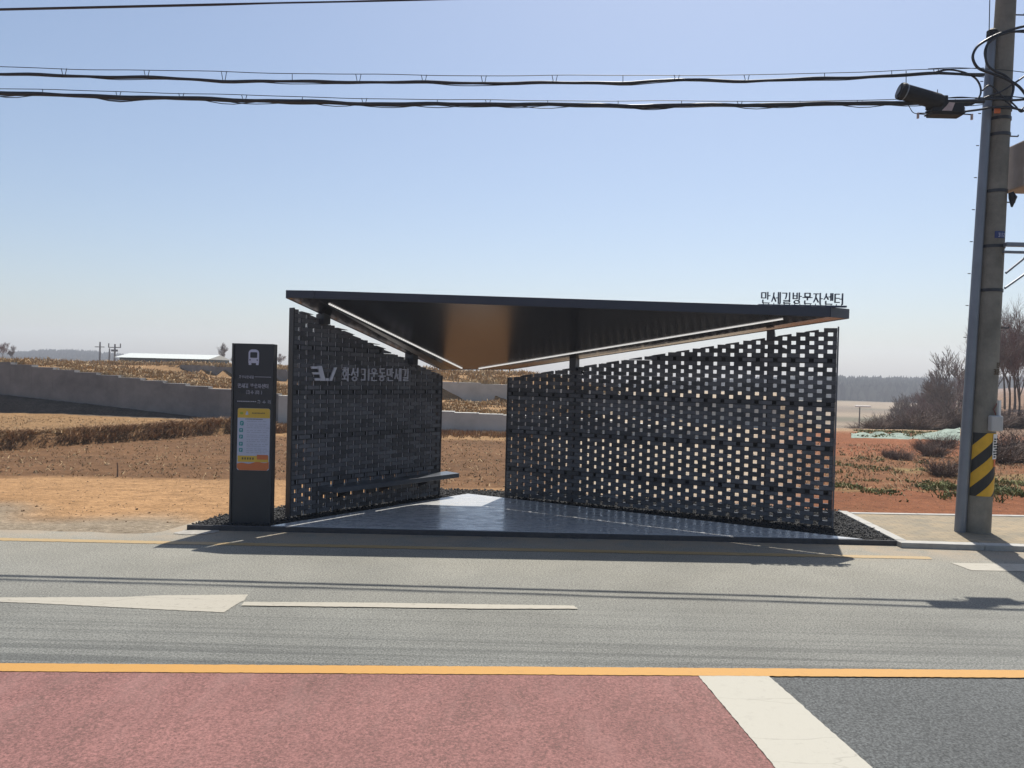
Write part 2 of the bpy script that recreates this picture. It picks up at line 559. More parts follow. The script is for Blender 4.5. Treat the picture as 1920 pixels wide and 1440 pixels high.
def gcol(x, y):
    """earth colour of the place"""
    u = x / max(y, 1.0)
    n1 = noise.noise(Vector((x * 0.5, y * 0.5, 11)))
    n2 = noise.noise(Vector((x * 0.13, y * 0.3, 21)))
    n3 = noise.noise(Vector((x * 2.3, y * 2.3, 31)))
    sand = Vector((0.3108, 0.1865, 0.0907)) * (1 + 0.12 * n1)
    grey = Vector((0.2268, 0.1890, 0.1386))
    till = Vector((0.1260, 0.0689, 0.0336)) * (1 + 0.2 * n1 + 0.15 * n3)
    straw = Vector((0.2200, 0.1364, 0.0660)) * (1 + 0.2 * n1)
    red = Vector((0.1722, 0.0672, 0.0302)) * (1 + 0.12 * n1)
    redsand = Vector((0.1974, 0.0941, 0.0470)) * (1 + 0.15 * n1)
    # left
    c = grey.lerp(sand, ss(9.1, 10.2, y + 1.4 * n1))
    c = c.lerp(till, ss(12.75, 13.3, y + 0.5 * n1))
    if x < -5:
        yb = lin(RX, RY, x)
        c = c.lerp(straw, ss(yb - 0.2, yb + 0.3, y) * (1 - ss(-8, -6, x)))
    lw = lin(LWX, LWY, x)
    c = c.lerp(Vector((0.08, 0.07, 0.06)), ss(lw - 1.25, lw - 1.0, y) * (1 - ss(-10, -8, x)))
    c = c.lerp(straw, ss(lw - 0.05, lw + 0.1, y))
    if x > -7:
        c = c.lerp(straw * 1.15, ss(21.5, 22.6, y + n1))
    # right
    r = redsand.lerp(red, ss(10.6, 12.2, y + n1 * 1.5))
    r = r.lerp(Vector((0.165, 0.078, 0.036)) * (1 + 0.3 * n3), ss(13.8, 14.6, y + n1) * (1 - ss(19.5, 21.5, y + n2 * 3)))
    g = ss(0.12, 0.35, n2 + 0.25 * n3) * ss(13, 14, y) * (1 - ss(21, 23, y))
    r = r.lerp(Vector((0.20, 0.19, 0.085)), g * 0.6)
    r = r.lerp(red * 1.12, ss(20, 22, y + n2 * 3))
    r = r.lerp(Vector((0.27, 0.19, 0.12)) * (1 + 0.3 * n1), ss(28.5, 32, y))
    wn = noise.noise(Vector((x * 0.012, y * 0.035, 41)))
    field = Vector((0.25, 0.20, 0.14)) if wn > 0.08 else (Vector((0.17, 0.135, 0.095)) if wn > -0.12 else Vector((0.12, 0.11, 0.07)))
    r = r.lerp(field, ss(90, 110, y))
    r = r.lerp(Vector((0.18, 0.12, 0.085)) * (1 + 0.3 * n1), ss(0.58, 0.63, u) * ss(25, 32, y))
    pale = Vector((0.34, 0.285, 0.215)) * (1 + 0.15 * n3)
    r = r.lerp(pale, (1 - ss(0.30, 0.42, u)) * ss(11, 13, y) * (1 - ss(60, 90, y)))
    k = ss(0.03, 0.10, u) if y > 24 else ss(0.3, 1.8, x)
    return c.lerp(r, k)


def axis(lo, hi, step, far_lo, far_hi, g=1.16):
    a = []
    v = lo
    while v < hi:
        a.append(v)
        v += step
    s_, v = step, a[-1]
    while v < far_hi:
        s_ *= g
        v += s_
        a.append(v)
    s_, v = step, lo
    b = []
    while v > far_lo:
        s_ *= g
        v -= s_
        b.append(v)
    return list(reversed(b)) + a


def build_ground():
    xs = axis(-20, 16, 0.15, -1800, 1800, 1.12)
    ys = axis(8.0, 28, 0.10, -120, 2600, 1.07)
    nx, ny = len(xs), len(ys)
    vs, cs = [], []
    for y in ys:
        for x in xs:
            vs.append((x, y, H(x, y)))
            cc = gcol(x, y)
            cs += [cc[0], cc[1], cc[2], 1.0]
    fs = [(j * nx + i, j * nx + i + 1, (j + 1) * nx + i + 1, (j + 1) * nx + i) for j in range(ny - 1) for i in range(nx - 1)]
    me = bpy.data.meshes.new('ground')
    me.from_pydata(vs, [], fs)
    at = me.color_attributes.new('earth', 'FLOAT_COLOR', 'POINT')
    at.data.foreach_set('color', cs)
    me.polygons.foreach_set('use_smooth', [True] * len(me.polygons))
    m = bpy.data.materials.new('earth')
    m.use_nodes = True
    n, l, b = nodes_of(m)
    b.inputs['Roughness'].default_value = 0.97
    b.inputs['Specular IOR Level'].default_value = 0.15
    a = n.new('ShaderNodeVertexColor')
    a.layer_name = 'earth'
    geo = n.new('ShaderNodeNewGeometry')
    prev = a.outputs[0]
    for (scl, lo, hi, st) in ((2.2, 0.84, 1.14, (0.22, 2.4, 1)), (3.0, 0.80, 1.16, (1, 1, 1)), (24.0, 0.62, 1.28, (0.6, 1, 1)), (95.0, 0.66, 1.26, (1, 1, 1))):
        mp = n.new('ShaderNodeMapping')
        mp.inputs['Scale'].default_value = st
        l.new(geo.outputs['Position'], mp.inputs['Vector'])
        z = n.new('ShaderNodeTexNoise')
        z.inputs['Scale'].default_value = scl
        z.inputs['Detail'].default_value = 6
        z.inputs['Roughness'].default_value = 0.7
        l.new(mp.outputs[0], z.inputs['Vector'])
        r = n.new('ShaderNodeValToRGB')
        r.color_ramp.elements[0].position = 0.33; r.color_ramp.elements[0].color = (lo, lo * 0.98, lo * 0.96, 1)
        r.color_ramp.elements[1].position = 0.67; r.color_ramp.elements[1].color = (hi, hi, hi, 1)
        l.new(z.outputs['Fac'], r.inputs[0])
        x = n.new('ShaderNodeMixRGB')
        x.blend_type = 'MULTIPLY'
        x.inputs[0].default_value = 1
        l.new(prev, x.inputs[1])
        l.new(r.outputs[0], x.inputs[2])
        prev = x.outputs[0]
        last = z
    l.new(prev, b.inputs['Base Color'])
    z = n.new('ShaderNodeTexNoise')
    z.inputs['Scale'].default_value = 16
    z.inputs['Detail'].default_value = 8
    z.inputs['Roughness'].default_value = 0.7
    l.new(geo.outputs['Position'], z.inputs['Vector'])
    bp = n.new('ShaderNodeBump')
    bp.inputs['Strength'].default_value = 0.7
    bp.inputs['Distance'].default_value = 0.04
    l.new(z.outputs['Fac'], bp.inputs['Height'])
    l.new(bp.outputs[0], b.inputs['Normal'])
    me.materials.append(m)
    o = bpy.data.objects.new('ground', me)
    col.objects.link(o)
    o['kind'] = 'structure'


build_ground()


def sheet(name, pts, z, m, rag=0.0):
    b = MB()
    pts = [tuple(p)[:2] for p in pts]
    if rag:
        out = []
        for i in range(len(pts)):
            p, q = Vector(pts[i]), Vector(pts[(i + 1) % len(pts)])
            L = (q - p).length
            nn = Vector((-(q - p).y, (q - p).x)) / max(L, 1e-6)
            k = 0.0
            while k < L:
                w = p + (q - p) * (k / L)
                vis = abs(w.x) < 9 and 2.5 < w.y < 11
                o_ = (noise.noise(Vector((w.x * 24, w.y * 24, 3))) + 0.6 * noise.noise(Vector((w.x * 70, w.y * 70, 3)))) * rag if (vis and k > 0) else 0
                out.append(tuple(w + nn * o_))
                k += 0.02 if vis else 0.6
        pts = out
    a = sum(pts[i][0] * pts[(i + 1) % len(pts)][1] - pts[(i + 1) % len(pts)][0] * pts[i][1] for i in range(len(pts)))
    if a < 0:
        pts = list(reversed(pts))
    b.add([(p[0], p[1], z) for p in pts], [tuple(range(len(pts)))])
    o = b.build(name, m)
    o['kind'] = 'structure'
    return o


def gp(px, py, z=0.0):
    p = at_z(px, py, z)
    return (p.x, p.y)


# road: far carriageway, near carriageway (beyond the yellow line the surface is darker), red lane
yl0, yl1 = Vector(gp(0, 1262)), Vector(gp(1920, 1274))     # near edge of the yellow line
yd = (yl1 - yl0).normalized()


def yline(x, off=0.0):
    t = (x - yl0.x) / yd.x
    return yl0.y + yd.y * t + off


sheet('road', [(-160, yline(0) - 0.0 - 2.0), (160, yline(0) + 0.0 - 2.0 + 0), (160, 9.75), (-160, 9.75)], 0.0, M['asphalt'])
sheet('near_road', [(-160, -60), (160, -60), (160, yline(0) + 0.02 + 160 * yd.y * 0), (40, yline(40)), (-40, yline(-40)), (-160, yline(-40))], 0.004, M['asphalt_dark'])
wA, wB, wC, wD = gp(1308, 1268), gp(1442, 1271), gp(1632, 1440), gp(1452, 1440)
eL = (Vector(wD) - Vector(wA)).normalized()
eR = (Vector(wC) - Vector(wB)).normalized()
wD2 = Vector(wA) + eL * 4.6
wC2 = Vector(wB) + eR * 4.6
wAx = Vector((wA[0], yline(wA[0])))
wBx = Vector((wB[0], yline(wB[0])))
sheet('red_lane', [(-40, yline(-40)), wAx, wD2, (wD2.x, -30), (-40, -30)], 0.008, M['red_paving'], rag=0.004)
sheet('white_band', [wAx, wBx, wC2, wD2], 0.012, M['white_paint'], rag=0.006)
sheet('yellow_line', [(-40, yline(-40) + 0.002), (40, yline(40) + 0.002), (40, yline(40) + 0.135), (-40, yline(-40) + 0.135)], 0.012, M['yellow_paint'], rag=0.006)
M['seam'] = mat('seam', (0.035, 0.033, 0.03), rough=0.95, var=0.4, scale=20, coord='w')
sheet('road_seam', [(-12, yline(-12) + 0.137), (12, yline(12) + 0.137), (12, yline(12) + 0.150), (-12, yline(-12) + 0.150)], 0.006, M['seam'], rag=0.009)
f0, f1 = Vector(gp(0, 1009)), Vector(gp(1740, 1044))
fd = (f1 - f0).normalized()
fe = f0 - fd * 30
sheet('edge_line', [fe, f1, f1 - Vector((0.02, 0.13)), fe - Vector((0, 0.13))], 0.004, M['faded_yellow'], rag=0.014)
sheet('lane_arrow', [gp(-60, 1121), gp(0, 1121), gp(235, 1120), gp(300, 1117), gp(465, 1115.5), gp(458, 1126), gp(438, 1137), gp(420, 1149), gp(250, 1141), gp(70, 1132), gp(-60, 1127)], 0.004, M['worn_white'], rag=0.006)
sheet('thin_lane_line', [gp(458, 1130), gp(700, 1131.5), gp(900, 1134.5), gp(1076, 1137), gp(1083, 1143), gp(900, 1143), gp(700, 1140), gp(452, 1137)], 0.008, M['worn_white'], rag=0.006)
sheet('right_marking', [gp(1783, 1056), gp(1990, 1059), gp(1990, 1073), gp(1822, 1070)], 0.004, M['worn_white'], rag=0.006)
M['mortar'] = mat('mortar', (0.26, 0.245, 0.215), rough=0.95, var=0.2, scale=10, coord='w')
sheet('mortar_patch', [gp(322, 1001), gp(345, 995), gp(410, 993.5), gp(412, 997), gp(385, 1002.5), gp(350, 1003)], 0.006, M['mortar'], rag=0.03)

# ---------------------------------------------------------------- platform, kerbs, gravel bed, pavement
KZ = 0.062
fl = Vector(gp(350, 984, KZ)); fr = Vector(gp(1684, 1014, KZ))
gl, ga, gr = Vector(gp(508, 986, KZ)), Vector(gp(877, 926, KZ)), Vector(gp(1600, 1003, KZ))
kd = (fr - fl).normalized()
kn = Vector((-kd.y, kd.x))
kerb_in = 0.03
# front kerb
b = MB()
b.prism([fl, fr, fr + kn * kerb_in, fl + kn * kerb_in], -0.05, KZ)
o = b.build('kerb', M['kerb'], bevel=0.008); o['kind'] = 'structure'
# granite floor (sits between the kerb and the gravel)
def on_front(p):  # project to the inner kerb line
    t = (p - fl).dot(kd)
    return fl + kd * t + kn * (kerb_in + 0.002)
b = MB()
pts = [on_front(gl), on_front(gr), ga]
b.prism(pts, -0.05, KZ + 0.006)
o = b.build('platform', M['granite'], bevel=0.004); o['kind'] = 'structure'
# gravel bed slab under the stones
edge_b = Vector(gp(1577, 961, KZ))
bed = [fl + kn * (kerb_in + 0.004), fr + kn * (kerb_in + 0.004), Vector(gp(1689, 1016.5, KZ)), edge_b + Vector((0.02, 0.0)), edge_b + Vector((0.1, 0.25)), (-0.2 + 0.6, 12.55), (-1.6, 12.6), Vector(gp(425, 966, KZ)) + Vector((-0.1, 0.1))]
b = MB()
b.prism(bed, -0.04, KZ - 0.02)
o = b.build('gravel_bed', M['gravel_bed']); o['kind'] = 'structure'


def inside(p, poly):
    x, y = p
    c = False
    n = len(poly)
    for i in range(n):
        x1, y1 = poly[i][0], poly[i][1]
        x2, y2 = poly[(i + 1) % n][0], poly[(i + 1) % n][1]
        if (y1 > y) != (y2 > y) and x < (x2 - x1) * (y - y1) / (y2 - y1) + x1:
            c = not c
    return c


def stone_mesh(b, x, y, z, r):
    q = Matrix.Rotation(random.random() * 6.3, 3, 'Z') @ Matrix.Rotation(random.random() * 1.0, 3, 'X')
    vs = []
    for d in ((1, 0, 0), (-1, 0, 0), (0, 1, 0), (0, -1, 0), (0, 0, 1), (0, 0, -1)):
        k = r * random.uniform(0.6, 1.2)
        v = q @ (Vector(d) * k)
        vs.append((v.x + x, v.y + y, v.z * 0.75 + z))
    b.add(vs, [(0, 2, 4), (2, 1, 4), (1, 3, 4), (3, 0, 4), (2, 0, 5), (1, 2, 5), (3, 1, 5), (0, 3, 5)])


rg = random.Random(3)
b = MB()
gpoly = [tuple(p)[:2] for p in bed]
gran = [tuple(p)[:2] for p in pts]
x0, x1 = min(p[0] for p in gpoly), max(p[0] for p in gpoly)
y0, y1 = min(p[1] for p in gpoly), max(p[1] for p in gpoly)
cnt = 0
while cnt < 9000:
    p = (rg.uniform(x0, x1), rg.uniform(y0, y1))
    if inside(p, gpoly) and not inside(p, gran):
        stone_mesh(b, p[0], p[1], KZ - 0.014 + rg.uniform(0, 0.018), rg.uniform(0.010, 0.024))
        cnt += 1
tag(b.build('gravel', M['gravel']), 'loose dark gravel filling the bed round the paved platform', 'gravel', kind='stuff')

# right-hand pavement
pv0, pv1 = Vector(gp(1690, 1018, KZ)), Vector(gp(1990, 1027, KZ))
pd = (pv1 - pv0).normalized()
pn = Vector((-pd.y, pd.x))
far = pv0 + pd * 24
bk0 = Vector(gp(1577, 961, KZ)); bk1 = Vector(gp(1990, 968, KZ))
bkd = (bk1 - bk0).normalized()
bfar = bk0 + bkd * 24
b = MB()
n_k = 24
for i in range(n_k):      # kerb stones
    a0, a1 = pv0 + pd * (i * 1.0 + 0.003), pv0 + pd * (i * 1.0 + 0.997)
    b.prism([a0, a1, a1 + pn * 0.15, a0 + pn * 0.15], -0.05, KZ + 0.004)
o = b.build('pavement_kerb', M['kerb_light'], bevel=0.008); o['kind'] = 'structure'
ed = (bk0 - pv0).normalized()
en = Vector((ed.y, -ed.x))
b = MB()
L_ = (bk0 - pv0).length
k = 0
while k * 1.0 < L_:
    a0, a1 = pv0 + ed * (k * 1.0 + 0.16), pv0 + ed * min(L_, k * 1.0 + 1.15)
    b.prism([a0, a1, a1 + en * 0.13, a0 + en * 0.13], -0.05, KZ + 0.007)
    k += 1
for i in range(24):
    a0, a1 = bk0 + bkd * (i * 1.0 + 0.13), bk0 + bkd * (i + 1.125)
    b.prism([a0, a1, a1 + Vector((0, -0.1)), a0 + Vector((0, -0.1))], -0.05, KZ + 0.01)
o = b.build('pavement_edging', M['kerb_light'], bevel=0.006); o['kind'] = 'structure'
m = mat('paving', (0.2322, 0.2021, 0.1419), rough=0.9, var=0.25, scale=2.2, c2=(0.27, 0.215, 0.135), bump=0.5, coord='w')
n, l, bs = nodes_of(m)
br = n.new('ShaderNodeTexBrick')
br.inputs['Scale'].default_value = 1
br.inputs['Brick Width'].default_value = 0.2
br.inputs['Row Height'].default_value = 0.1
br.inputs['Mortar Size'].default_value = 0.005
br.inputs['Color1'].default_value = (0.86, 0.88, 0.92, 1)
br.inputs['Color2'].default_value = (1.08, 1.04, 1.0, 1)
br.inputs['Mortar'].default_value = (0.55, 0.52, 0.48, 1)
g_ = n.new('ShaderNodeNewGeometry')
l.new(g_.outputs['Position'], br.inputs['Vector'])
mx = n.new('ShaderNodeMixRGB'); mx.blend_type = 'MULTIPLY'; mx.inputs[0].default_value = 1
src = bs.inputs['Base Color'].links[0].from_socket
l.new(src, mx.inputs[1]); l.new(br.outputs['Color'], mx.inputs[2]); l.new(mx.outputs[0], bs.inputs['Base Color'])
b = MB()
b.prism([pv0 + pn * 0.155 + pd * 0.12, far + pn * 0.155, bfar + Vector((0, -0.1)), bk0 + bkd * 0.13 + Vector((0, -0.1)) , ], -0.05, KZ)
o = b.build('pavement', m); o['kind'] = 'structure'

# ---------------------------------------------------------------- the bus shelter
LA, LB = Vector((-2.86, 9.82, 0)), Vector((-1.13, 11.87, 0))     # left screen, front end -> back end
RA, RB = Vector((4.30, 10.06, 0)), Vector((-0.04, 11.90, 0))     # right screen, front end -> back end
shelter = thing('bus_shelter', (0.5, 10.6, 0), 'dark bus shelter of two perforated brick screens under one tilted metal roof', 'bus shelter')
UZ = Vector((0, 0, 1))
CH, BLEN, GAP, TH = 0.0575, 0.166, 0.062, 0.068


def wall_top(p, q, zp, zq):
    return lambda t: zp + (zq - zp) * t / (q - p).length


def screen(A, B, zA, zB, start, inner):
    """A front end, B back end; inner = side (+1/-1 of the perpendicular) facing the platform"""
    d = (B - A).normalized()
    nrm = Vector((-d.y, d.x, 0)) * inner
    Lw = (B - A).length
    top = lambda t: zA + (zB - zA) * t / Lw
    bricks, plates, back = MB(), MB(), MB()
    z = KZ + 0.015
    k = 0
    JT = 0.007
    nb = start
    while z < zA:
        band = (k == nb)
        if band:
            zz = z
            # steel plates below and above, dark backing between
            tmax = Lw if zB >= zA else Lw * min(1, max(0, (zA - (zz + CH + 0.012)) / max(1e-6, (zA - zB))))
            if tmax > 0.3:
                plates.box(A + d * (tmax / 2) + UZ * (zz + 0.003), (tmax, TH + 0.012, 0.006), (d, nrm, UZ))
                plates.box(A + d * (tmax / 2) + UZ * (zz + 0.009 + CH), (tmax, TH + 0.012, 0.006), (d, nrm, UZ))
                back.box(A + d * (tmax / 2) + UZ * (zz + 0.006 + CH / 2) - nrm * 0.012, (tmax - 0.01, 0.03, CH - 0.002), (d, nrm, UZ))
            z += 0.006
        per = BLEN + GAP
        tm_ = Lw
        closed = inner < 0 and not band and k > start
        t = -per + (per / 2 if k % 2 else 0.0)
        while t < Lw:
            gp_ = (0.046 if closed else GAP) if inner < 0 else (0.062 - 0.024 * max(0, t) / Lw)
            a0, a1 = max(0.0, t), min(Lw, t + per - gp_)
            t += per
            if a1 - a0 < 0.022:
                continue
            tm = (a0 + a1) / 2
            if z + CH > top(tm) + 0.01:
                # the left screen is capped to a clean slope
                z0_ = z
                h0_, h1_ = min(z + CH - 0.001, top(a0) - 0.0), min(z + CH - 0.001, top(a1))
                if min(h0_, h1_) < z0_ + 0.012:
                    if max(h0_, h1_) < z0_ + 0.02:
                        continue
                    h0_, h1_ = max(h0_, z0_ + 0.004), max(h1_, z0_ + 0.004)
                vs = [A + d * q + nrm * w_ + UZ * zz_ for zz_i in (0, 1) for w_ in (-TH / 2, TH / 2) for q, zz_ in ((a0, (z0_, h0_)[zz_i]), (a1, (z0_, h1_)[zz_i]))]
                bricks.add(vs, [(0, 2, 3, 1), (4, 5, 7, 6), (0, 1, 5, 4), (2, 6, 7, 3), (0, 4, 6, 2), (1, 3, 7, 5)])
                continue
            j = random.uniform(-0.0025, 0.0025)
            bricks.box(A + d * tm + UZ * (z + (CH - JT) / 2) + nrm * j, (a1 - a0 + random.uniform(-0.003, 0.003), TH, CH - JT), (d, nrm, UZ))
        tz = z + CH
        if zA > zB:
            tm_ = Lw * min(1, max(0, (zA - tz) / (zA - zB)))
        if tm_ > 0.2:
            plates.box(A + d * (tm_ / 2) + UZ * (tz - JT / 2), (tm_ - 0.004, TH - 0.012, JT - 0.001), (d, nrm, UZ))
        z += CH
        if band:
            z += 0.006
            nb = k + 10
        k += 1
    # thin steel rods the bricks are threaded on keep the courses apart
    w = bricks.build('brick_screen', M['brick'], shelter, bevel=0.002)
    plates.build('steel_band', M['steel_dark'], w)
    back.build('band_backing', M['black_void'], w)
    if inner < 0:
        q_ = (BLEN + GAP) / 2
        i = 0
        while q_ * (i + 1) < Lw - 0.1:
            e = MB()
            tt_ = q_ * (i + 1) - 0.023
            i += 1
            e.tube([A + d * tt_ + nrm * (TH / 2 - 0.006) + UZ * KZ, A + d * tt_ + nrm * (TH / 2 - 0.006) + UZ * (top(tt_) - 0.07)], 0.0035, 6)
            e.build('steel_rod', M['rod'], w)
    e = MB()
    e.box(A - d * 0.012 + UZ * ((KZ + zA) / 2), (0.02, TH + 0.03, zA - KZ), (d, nrm, UZ))
    e.build('end_plate', M['end_plate'] if inner > 0 else M['steel_dark'], w)
    e = MB()
    e.box(B + d * 0.012 + UZ * ((KZ + zB) / 2), (0.02, TH + 0.01, zB - KZ), (d, nrm, UZ))
    e.build('end_plate', M['steel_dark'], w)
    return w, d, nrm


def zat(px, py, P):
    return at_y(px, py, P.y).z


zLA, zLB = zat(543, 577, LA), zat(828, 704, LB)
zRA, zRB = zat(1580, 613, RA), zat(957, 708, RB)
wl, dL, nL = screen(LA, LB, zLA, zLB, 7, -1)
wr, dR, nR = screen(RA, RB, zRA, zRB, 7, 1)

# roof plate
r1 = at_y(537, 557, 9.55); r2 = at_y(1588, 595, 9.72); r3 = at_y(828, 692.5, 11.95)
RN = (r2 - r1).cross(r3 - r1).normalized()
if RN.z < 0: RN = -RN
rp = lambda px, py: at_plane(px, py, r1, RN)
r4 = rp(957, 692.5)


def slot(pa, pb, w):
    a, c = rp(*pa), rp(*pb)
    d = (c - a).normalized()
    s_ = d.cross(RN).normalized() * w / 2
    return [a - s_, c - s_, c + s_, a + s_]


def slot_plate(outer, holes, th):
    bm = bmesh.new()
    edges = []
    for loop in [outer] + holes:
        vs = [bm.verts.new(p) for p in loop]
        edges += [bm.edges.new((vs[i], vs[(i + 1) % len(vs)])) for i in range(len(vs))]
    res = bmesh.ops.triangle_fill(bm, use_beauty=True, use_dissolve=False, edges=edges, normal=RN)
    faces = [f for f in bm.faces]
    ext = bmesh.ops.extrude_face_region(bm, geom=faces)
    for v in [g for g in ext['geom'] if isinstance(g, bmesh.types.BMVert)]:
        v.co += RN * th
    bmesh.ops.recalc_face_normals(bm, faces=bm.faces)
    me = bpy.data.meshes.new('roof')
    bm.to_mesh(me)
    bm.free()
    return me


fb = lambda px: 557 + (595 - 557) * (px - 537) / (1588 - 537)
i1, i2 = rp(590, fb(590)), rp(1555, fb(1555))
i3, i4 = rp(850, 692.5), rp(914, 692.5)


def on_ground(p):
    return p - sdir * (p.z / sdir.z)


def edge_point(px, py, A, B, zA_, zB_, nr, gap):
    """outer roof corner: the depth at which sun slips past the screen top with a narrow gap"""
    a = on_ground(A + nr * (TH / 2) + UZ * (zA_ - 0.01))
    c = on_ground(B + nr * (TH / 2) + UZ * (zB_ - 0.01))
    d = (c - a).normalized()
    best = None
    for k in range(0, 140):
        y = 9.3 + 0.03 * k
        p = on_ground(at_y(px, py, y))
        dist = (p - a).dot(nr)
        if best is None or abs(dist - gap) < best[0]:
            best = (abs(dist - gap), y)
    return at_y(px, py, best[1])


def nr_of(A, B, zA_, zB_, nr):
    a = on_ground(A + UZ * zA_); c = on_ground(B + UZ * zB_)
    d = (c - a).normalized()
    n_ = Vector((-d.y, d.x, 0))
    return n_ if n_.dot(nr) > 0 else -n_


gL, gR = nr_of(LA, LB, zLA, zLB, nL), nr_of(RA, RB, zRA, zRB, nR)
o1, o3 = edge_point(537, 558, LA, LB, zLA, zLB, gL, 0.045), edge_point(828, 692.5, LA, LB, zLA, zLB, gL, 0.05)
o2, o4 = edge_point(1590, 597, RA, RB, zRA, zRB, gR, 0.045), edge_point(957, 692.5, RA, RB, zRA, zRB, gR, 0.03)
cen = (r1 + r2 + r3 + r4) / 4
outer = [i1, i2, i4, i3]
me = slot_plate(outer, [], 0.012)
bm = bmesh.new()
bm.from_mesh(me)
for q4 in ([i1, i3, o3, o1], [i2, o2, o4, i4]):
    lo_ = [bm.verts.new(p) for p in q4]
    hi_ = [bm.verts.new(p + UZ * 0.012) for p in q4]
    bm.faces.new(lo_)
    bm.faces.new(list(reversed(hi_)))
    for i in range(4):
        bm.faces.new((lo_[i], hi_[i], hi_[(i + 1) % 4], lo_[(i + 1) % 4]))
bmesh.ops.recalc_face_normals(bm, faces=bm.faces)
bm.to_mesh(me)
bm.free()
me.materials.append(M['soffit'])
roof = bpy.data.objects.new('roof', me)
col.objects.link(roof)
roof.parent = shelter
roof.matrix_parent_inverse = Matrix.Translation(-shelter.location)


led = bpy.data.materials.new('light_strip')
led.use_nodes = True
led.node_tree.nodes['Principled BSDF'].inputs['Emission Color'].default_value = (1.0, 0.98, 0.94, 1)
led.node_tree.nodes['Principled BSDF'].inputs['Emission Strength'].default_value = 0.42
for pa, pb_ in (((617, 569), (866, 690)), ((898, 690.5), (1468, 597.5))):
    q_ = slot(pa, pb_, 0.026)
    b = MB()
    vs = [p - RN * 0.010 for p in q_] + [p - RN * 0.001 for p in q_]
    b.add(vs, [(0, 1, 2, 3), (7, 6, 5, 4), (0, 4, 5, 1), (1, 5, 6, 2), (2, 6, 7, 3), (3, 7, 4, 0)])
    b.build('light_strip', led, roof)


def rim(name, a, c, h0, h1, w, m, out):
    b = MB()
    d = (c - a).normalized()
    s_ = out.normalized() * w
    lo = -0.006
    vs = [a + UZ * lo, c + UZ * lo, c + s_ + UZ * lo, a + s_ + UZ * lo, a + UZ * h0, c + UZ * h1, c + s_ + UZ * h1, a + s_ + UZ * h0]
    b.add(vs, [(0, 3, 2, 1), (4, 5, 6, 7), (0, 1, 5, 4), (1, 2, 6, 5), (2, 3, 7, 6), (3, 0, 4, 7)])
    return b.build(name, m, roof, bevel=0.004)


hA = at_y(537, 543, 9.55).z - r1.z
hB = at_y(1588, 577, 9.72).z - r2.z
hlin = lambda t: hA + (hB - hA) * t
for (a, c, h0, h1) in ((o1, i1, hA, hA), (i1, i2, hA, hB), (i2, o2, hB, hB), (o3, o1, 0.05, hA * 0.97), (o2, o4, hB * 0.97, 0.05), (o4, i4, 0.05, 0.05), (i4, i3, 0.05, 0.05), (i3, o3, 0.05, 0.05)):
    dd = (c - a).normalized()
    oo = Vector((dd.y, -dd.x, 0))
    if oo.dot(a - cen) < 0: oo = -oo
    rim('fascia', a, c, h0, h1, 0.018, M['fascia'], oo)


# posts with their stubs, and small spotlights
def post(px, A, d, nrm, out=-0.085, spot=True):
    """px picture column where the stub stands"""
    best = None
    P0 = A + nrm * out
    n_ = Vector((-d.y, d.x, 0))
    h = at_plane(px, 640, P0, n_)
    base = Vector((h.x, h.y, 0))
    zr = r1.z - (RN.x * (base.x - r1.x) + RN.y * (base.y - r1.y)) / RN.z
    p = MB()
    p.box(base + UZ * ((KZ - 0.05 + zr - 0.002) / 2), (0.085, 0.07, zr - 0.002 - (KZ - 0.05)), (d, nrm, UZ))
    o = p.build('post', M['steel_dark'], shelter, bevel=0.004)
    q = MB()
    hb_ = at_plane(px, 640, A, n_)
    bb = Vector((hb_.x, hb_.y, 0))
    zpl = lambda p: r1.z - (RN.x * (p.x - r1.x) + RN.y * (p.y - r1.y)) / RN.z - 0.002
    Lw_ = (LB - LA).length if A is LA else (RB - RA).length
    tq = (bb - A).length
    wt_ = (zLA + (zLB - zLA) * tq / Lw_) if A is LA else (zRA + (zRB - zRA) * tq / Lw_)
    c4 = [bb - d * 0.05 - nrm * 0.04, bb + d * 0.05 - nrm * 0.04, bb + d * 0.05 + nrm * 0.14, bb - d * 0.05 + nrm * 0.14]
    q.add([p + UZ * (wt_ - 0.05) for p in c4] + [p + UZ * (zpl(p) + 0.045) for p in c4], [(3, 2, 1, 0), (4, 5, 6, 7), (0, 1, 5, 4), (1, 2, 6, 5), (2, 3, 7, 6), (3, 0, 4, 7)])
    q.build('bracket_plate', M['steel_dark'], o)
    if spot:
        s_ = MB()
        c = base + UZ * (zr - 0.13) + (d if d.x > 0 else -d) * 0.05 - Vector((0, 0.04, 0))
        X = (d if d.x > 0 else -d)
        s_.tube([c, c + X * 0.05 + UZ * 0.0], 0.012, 8)
        s_.tube([c + X * 0.05 + UZ * 0.02, c + X * 0.10 - UZ * 0.01, c + X * 0.13 - UZ * 0.03], [0.022, 0.03, 0.03], 10)
        s_.build('spotlight', M['steel_dark'], o)
    return o


post(601, LA, dL, nL, -0.09, False)
post(768, LA, dL, nL, -0.09, True)
post(1080, RA, dR, nR, -0.09, True)
post(1446, RA, dR, nR, -0.09, True)

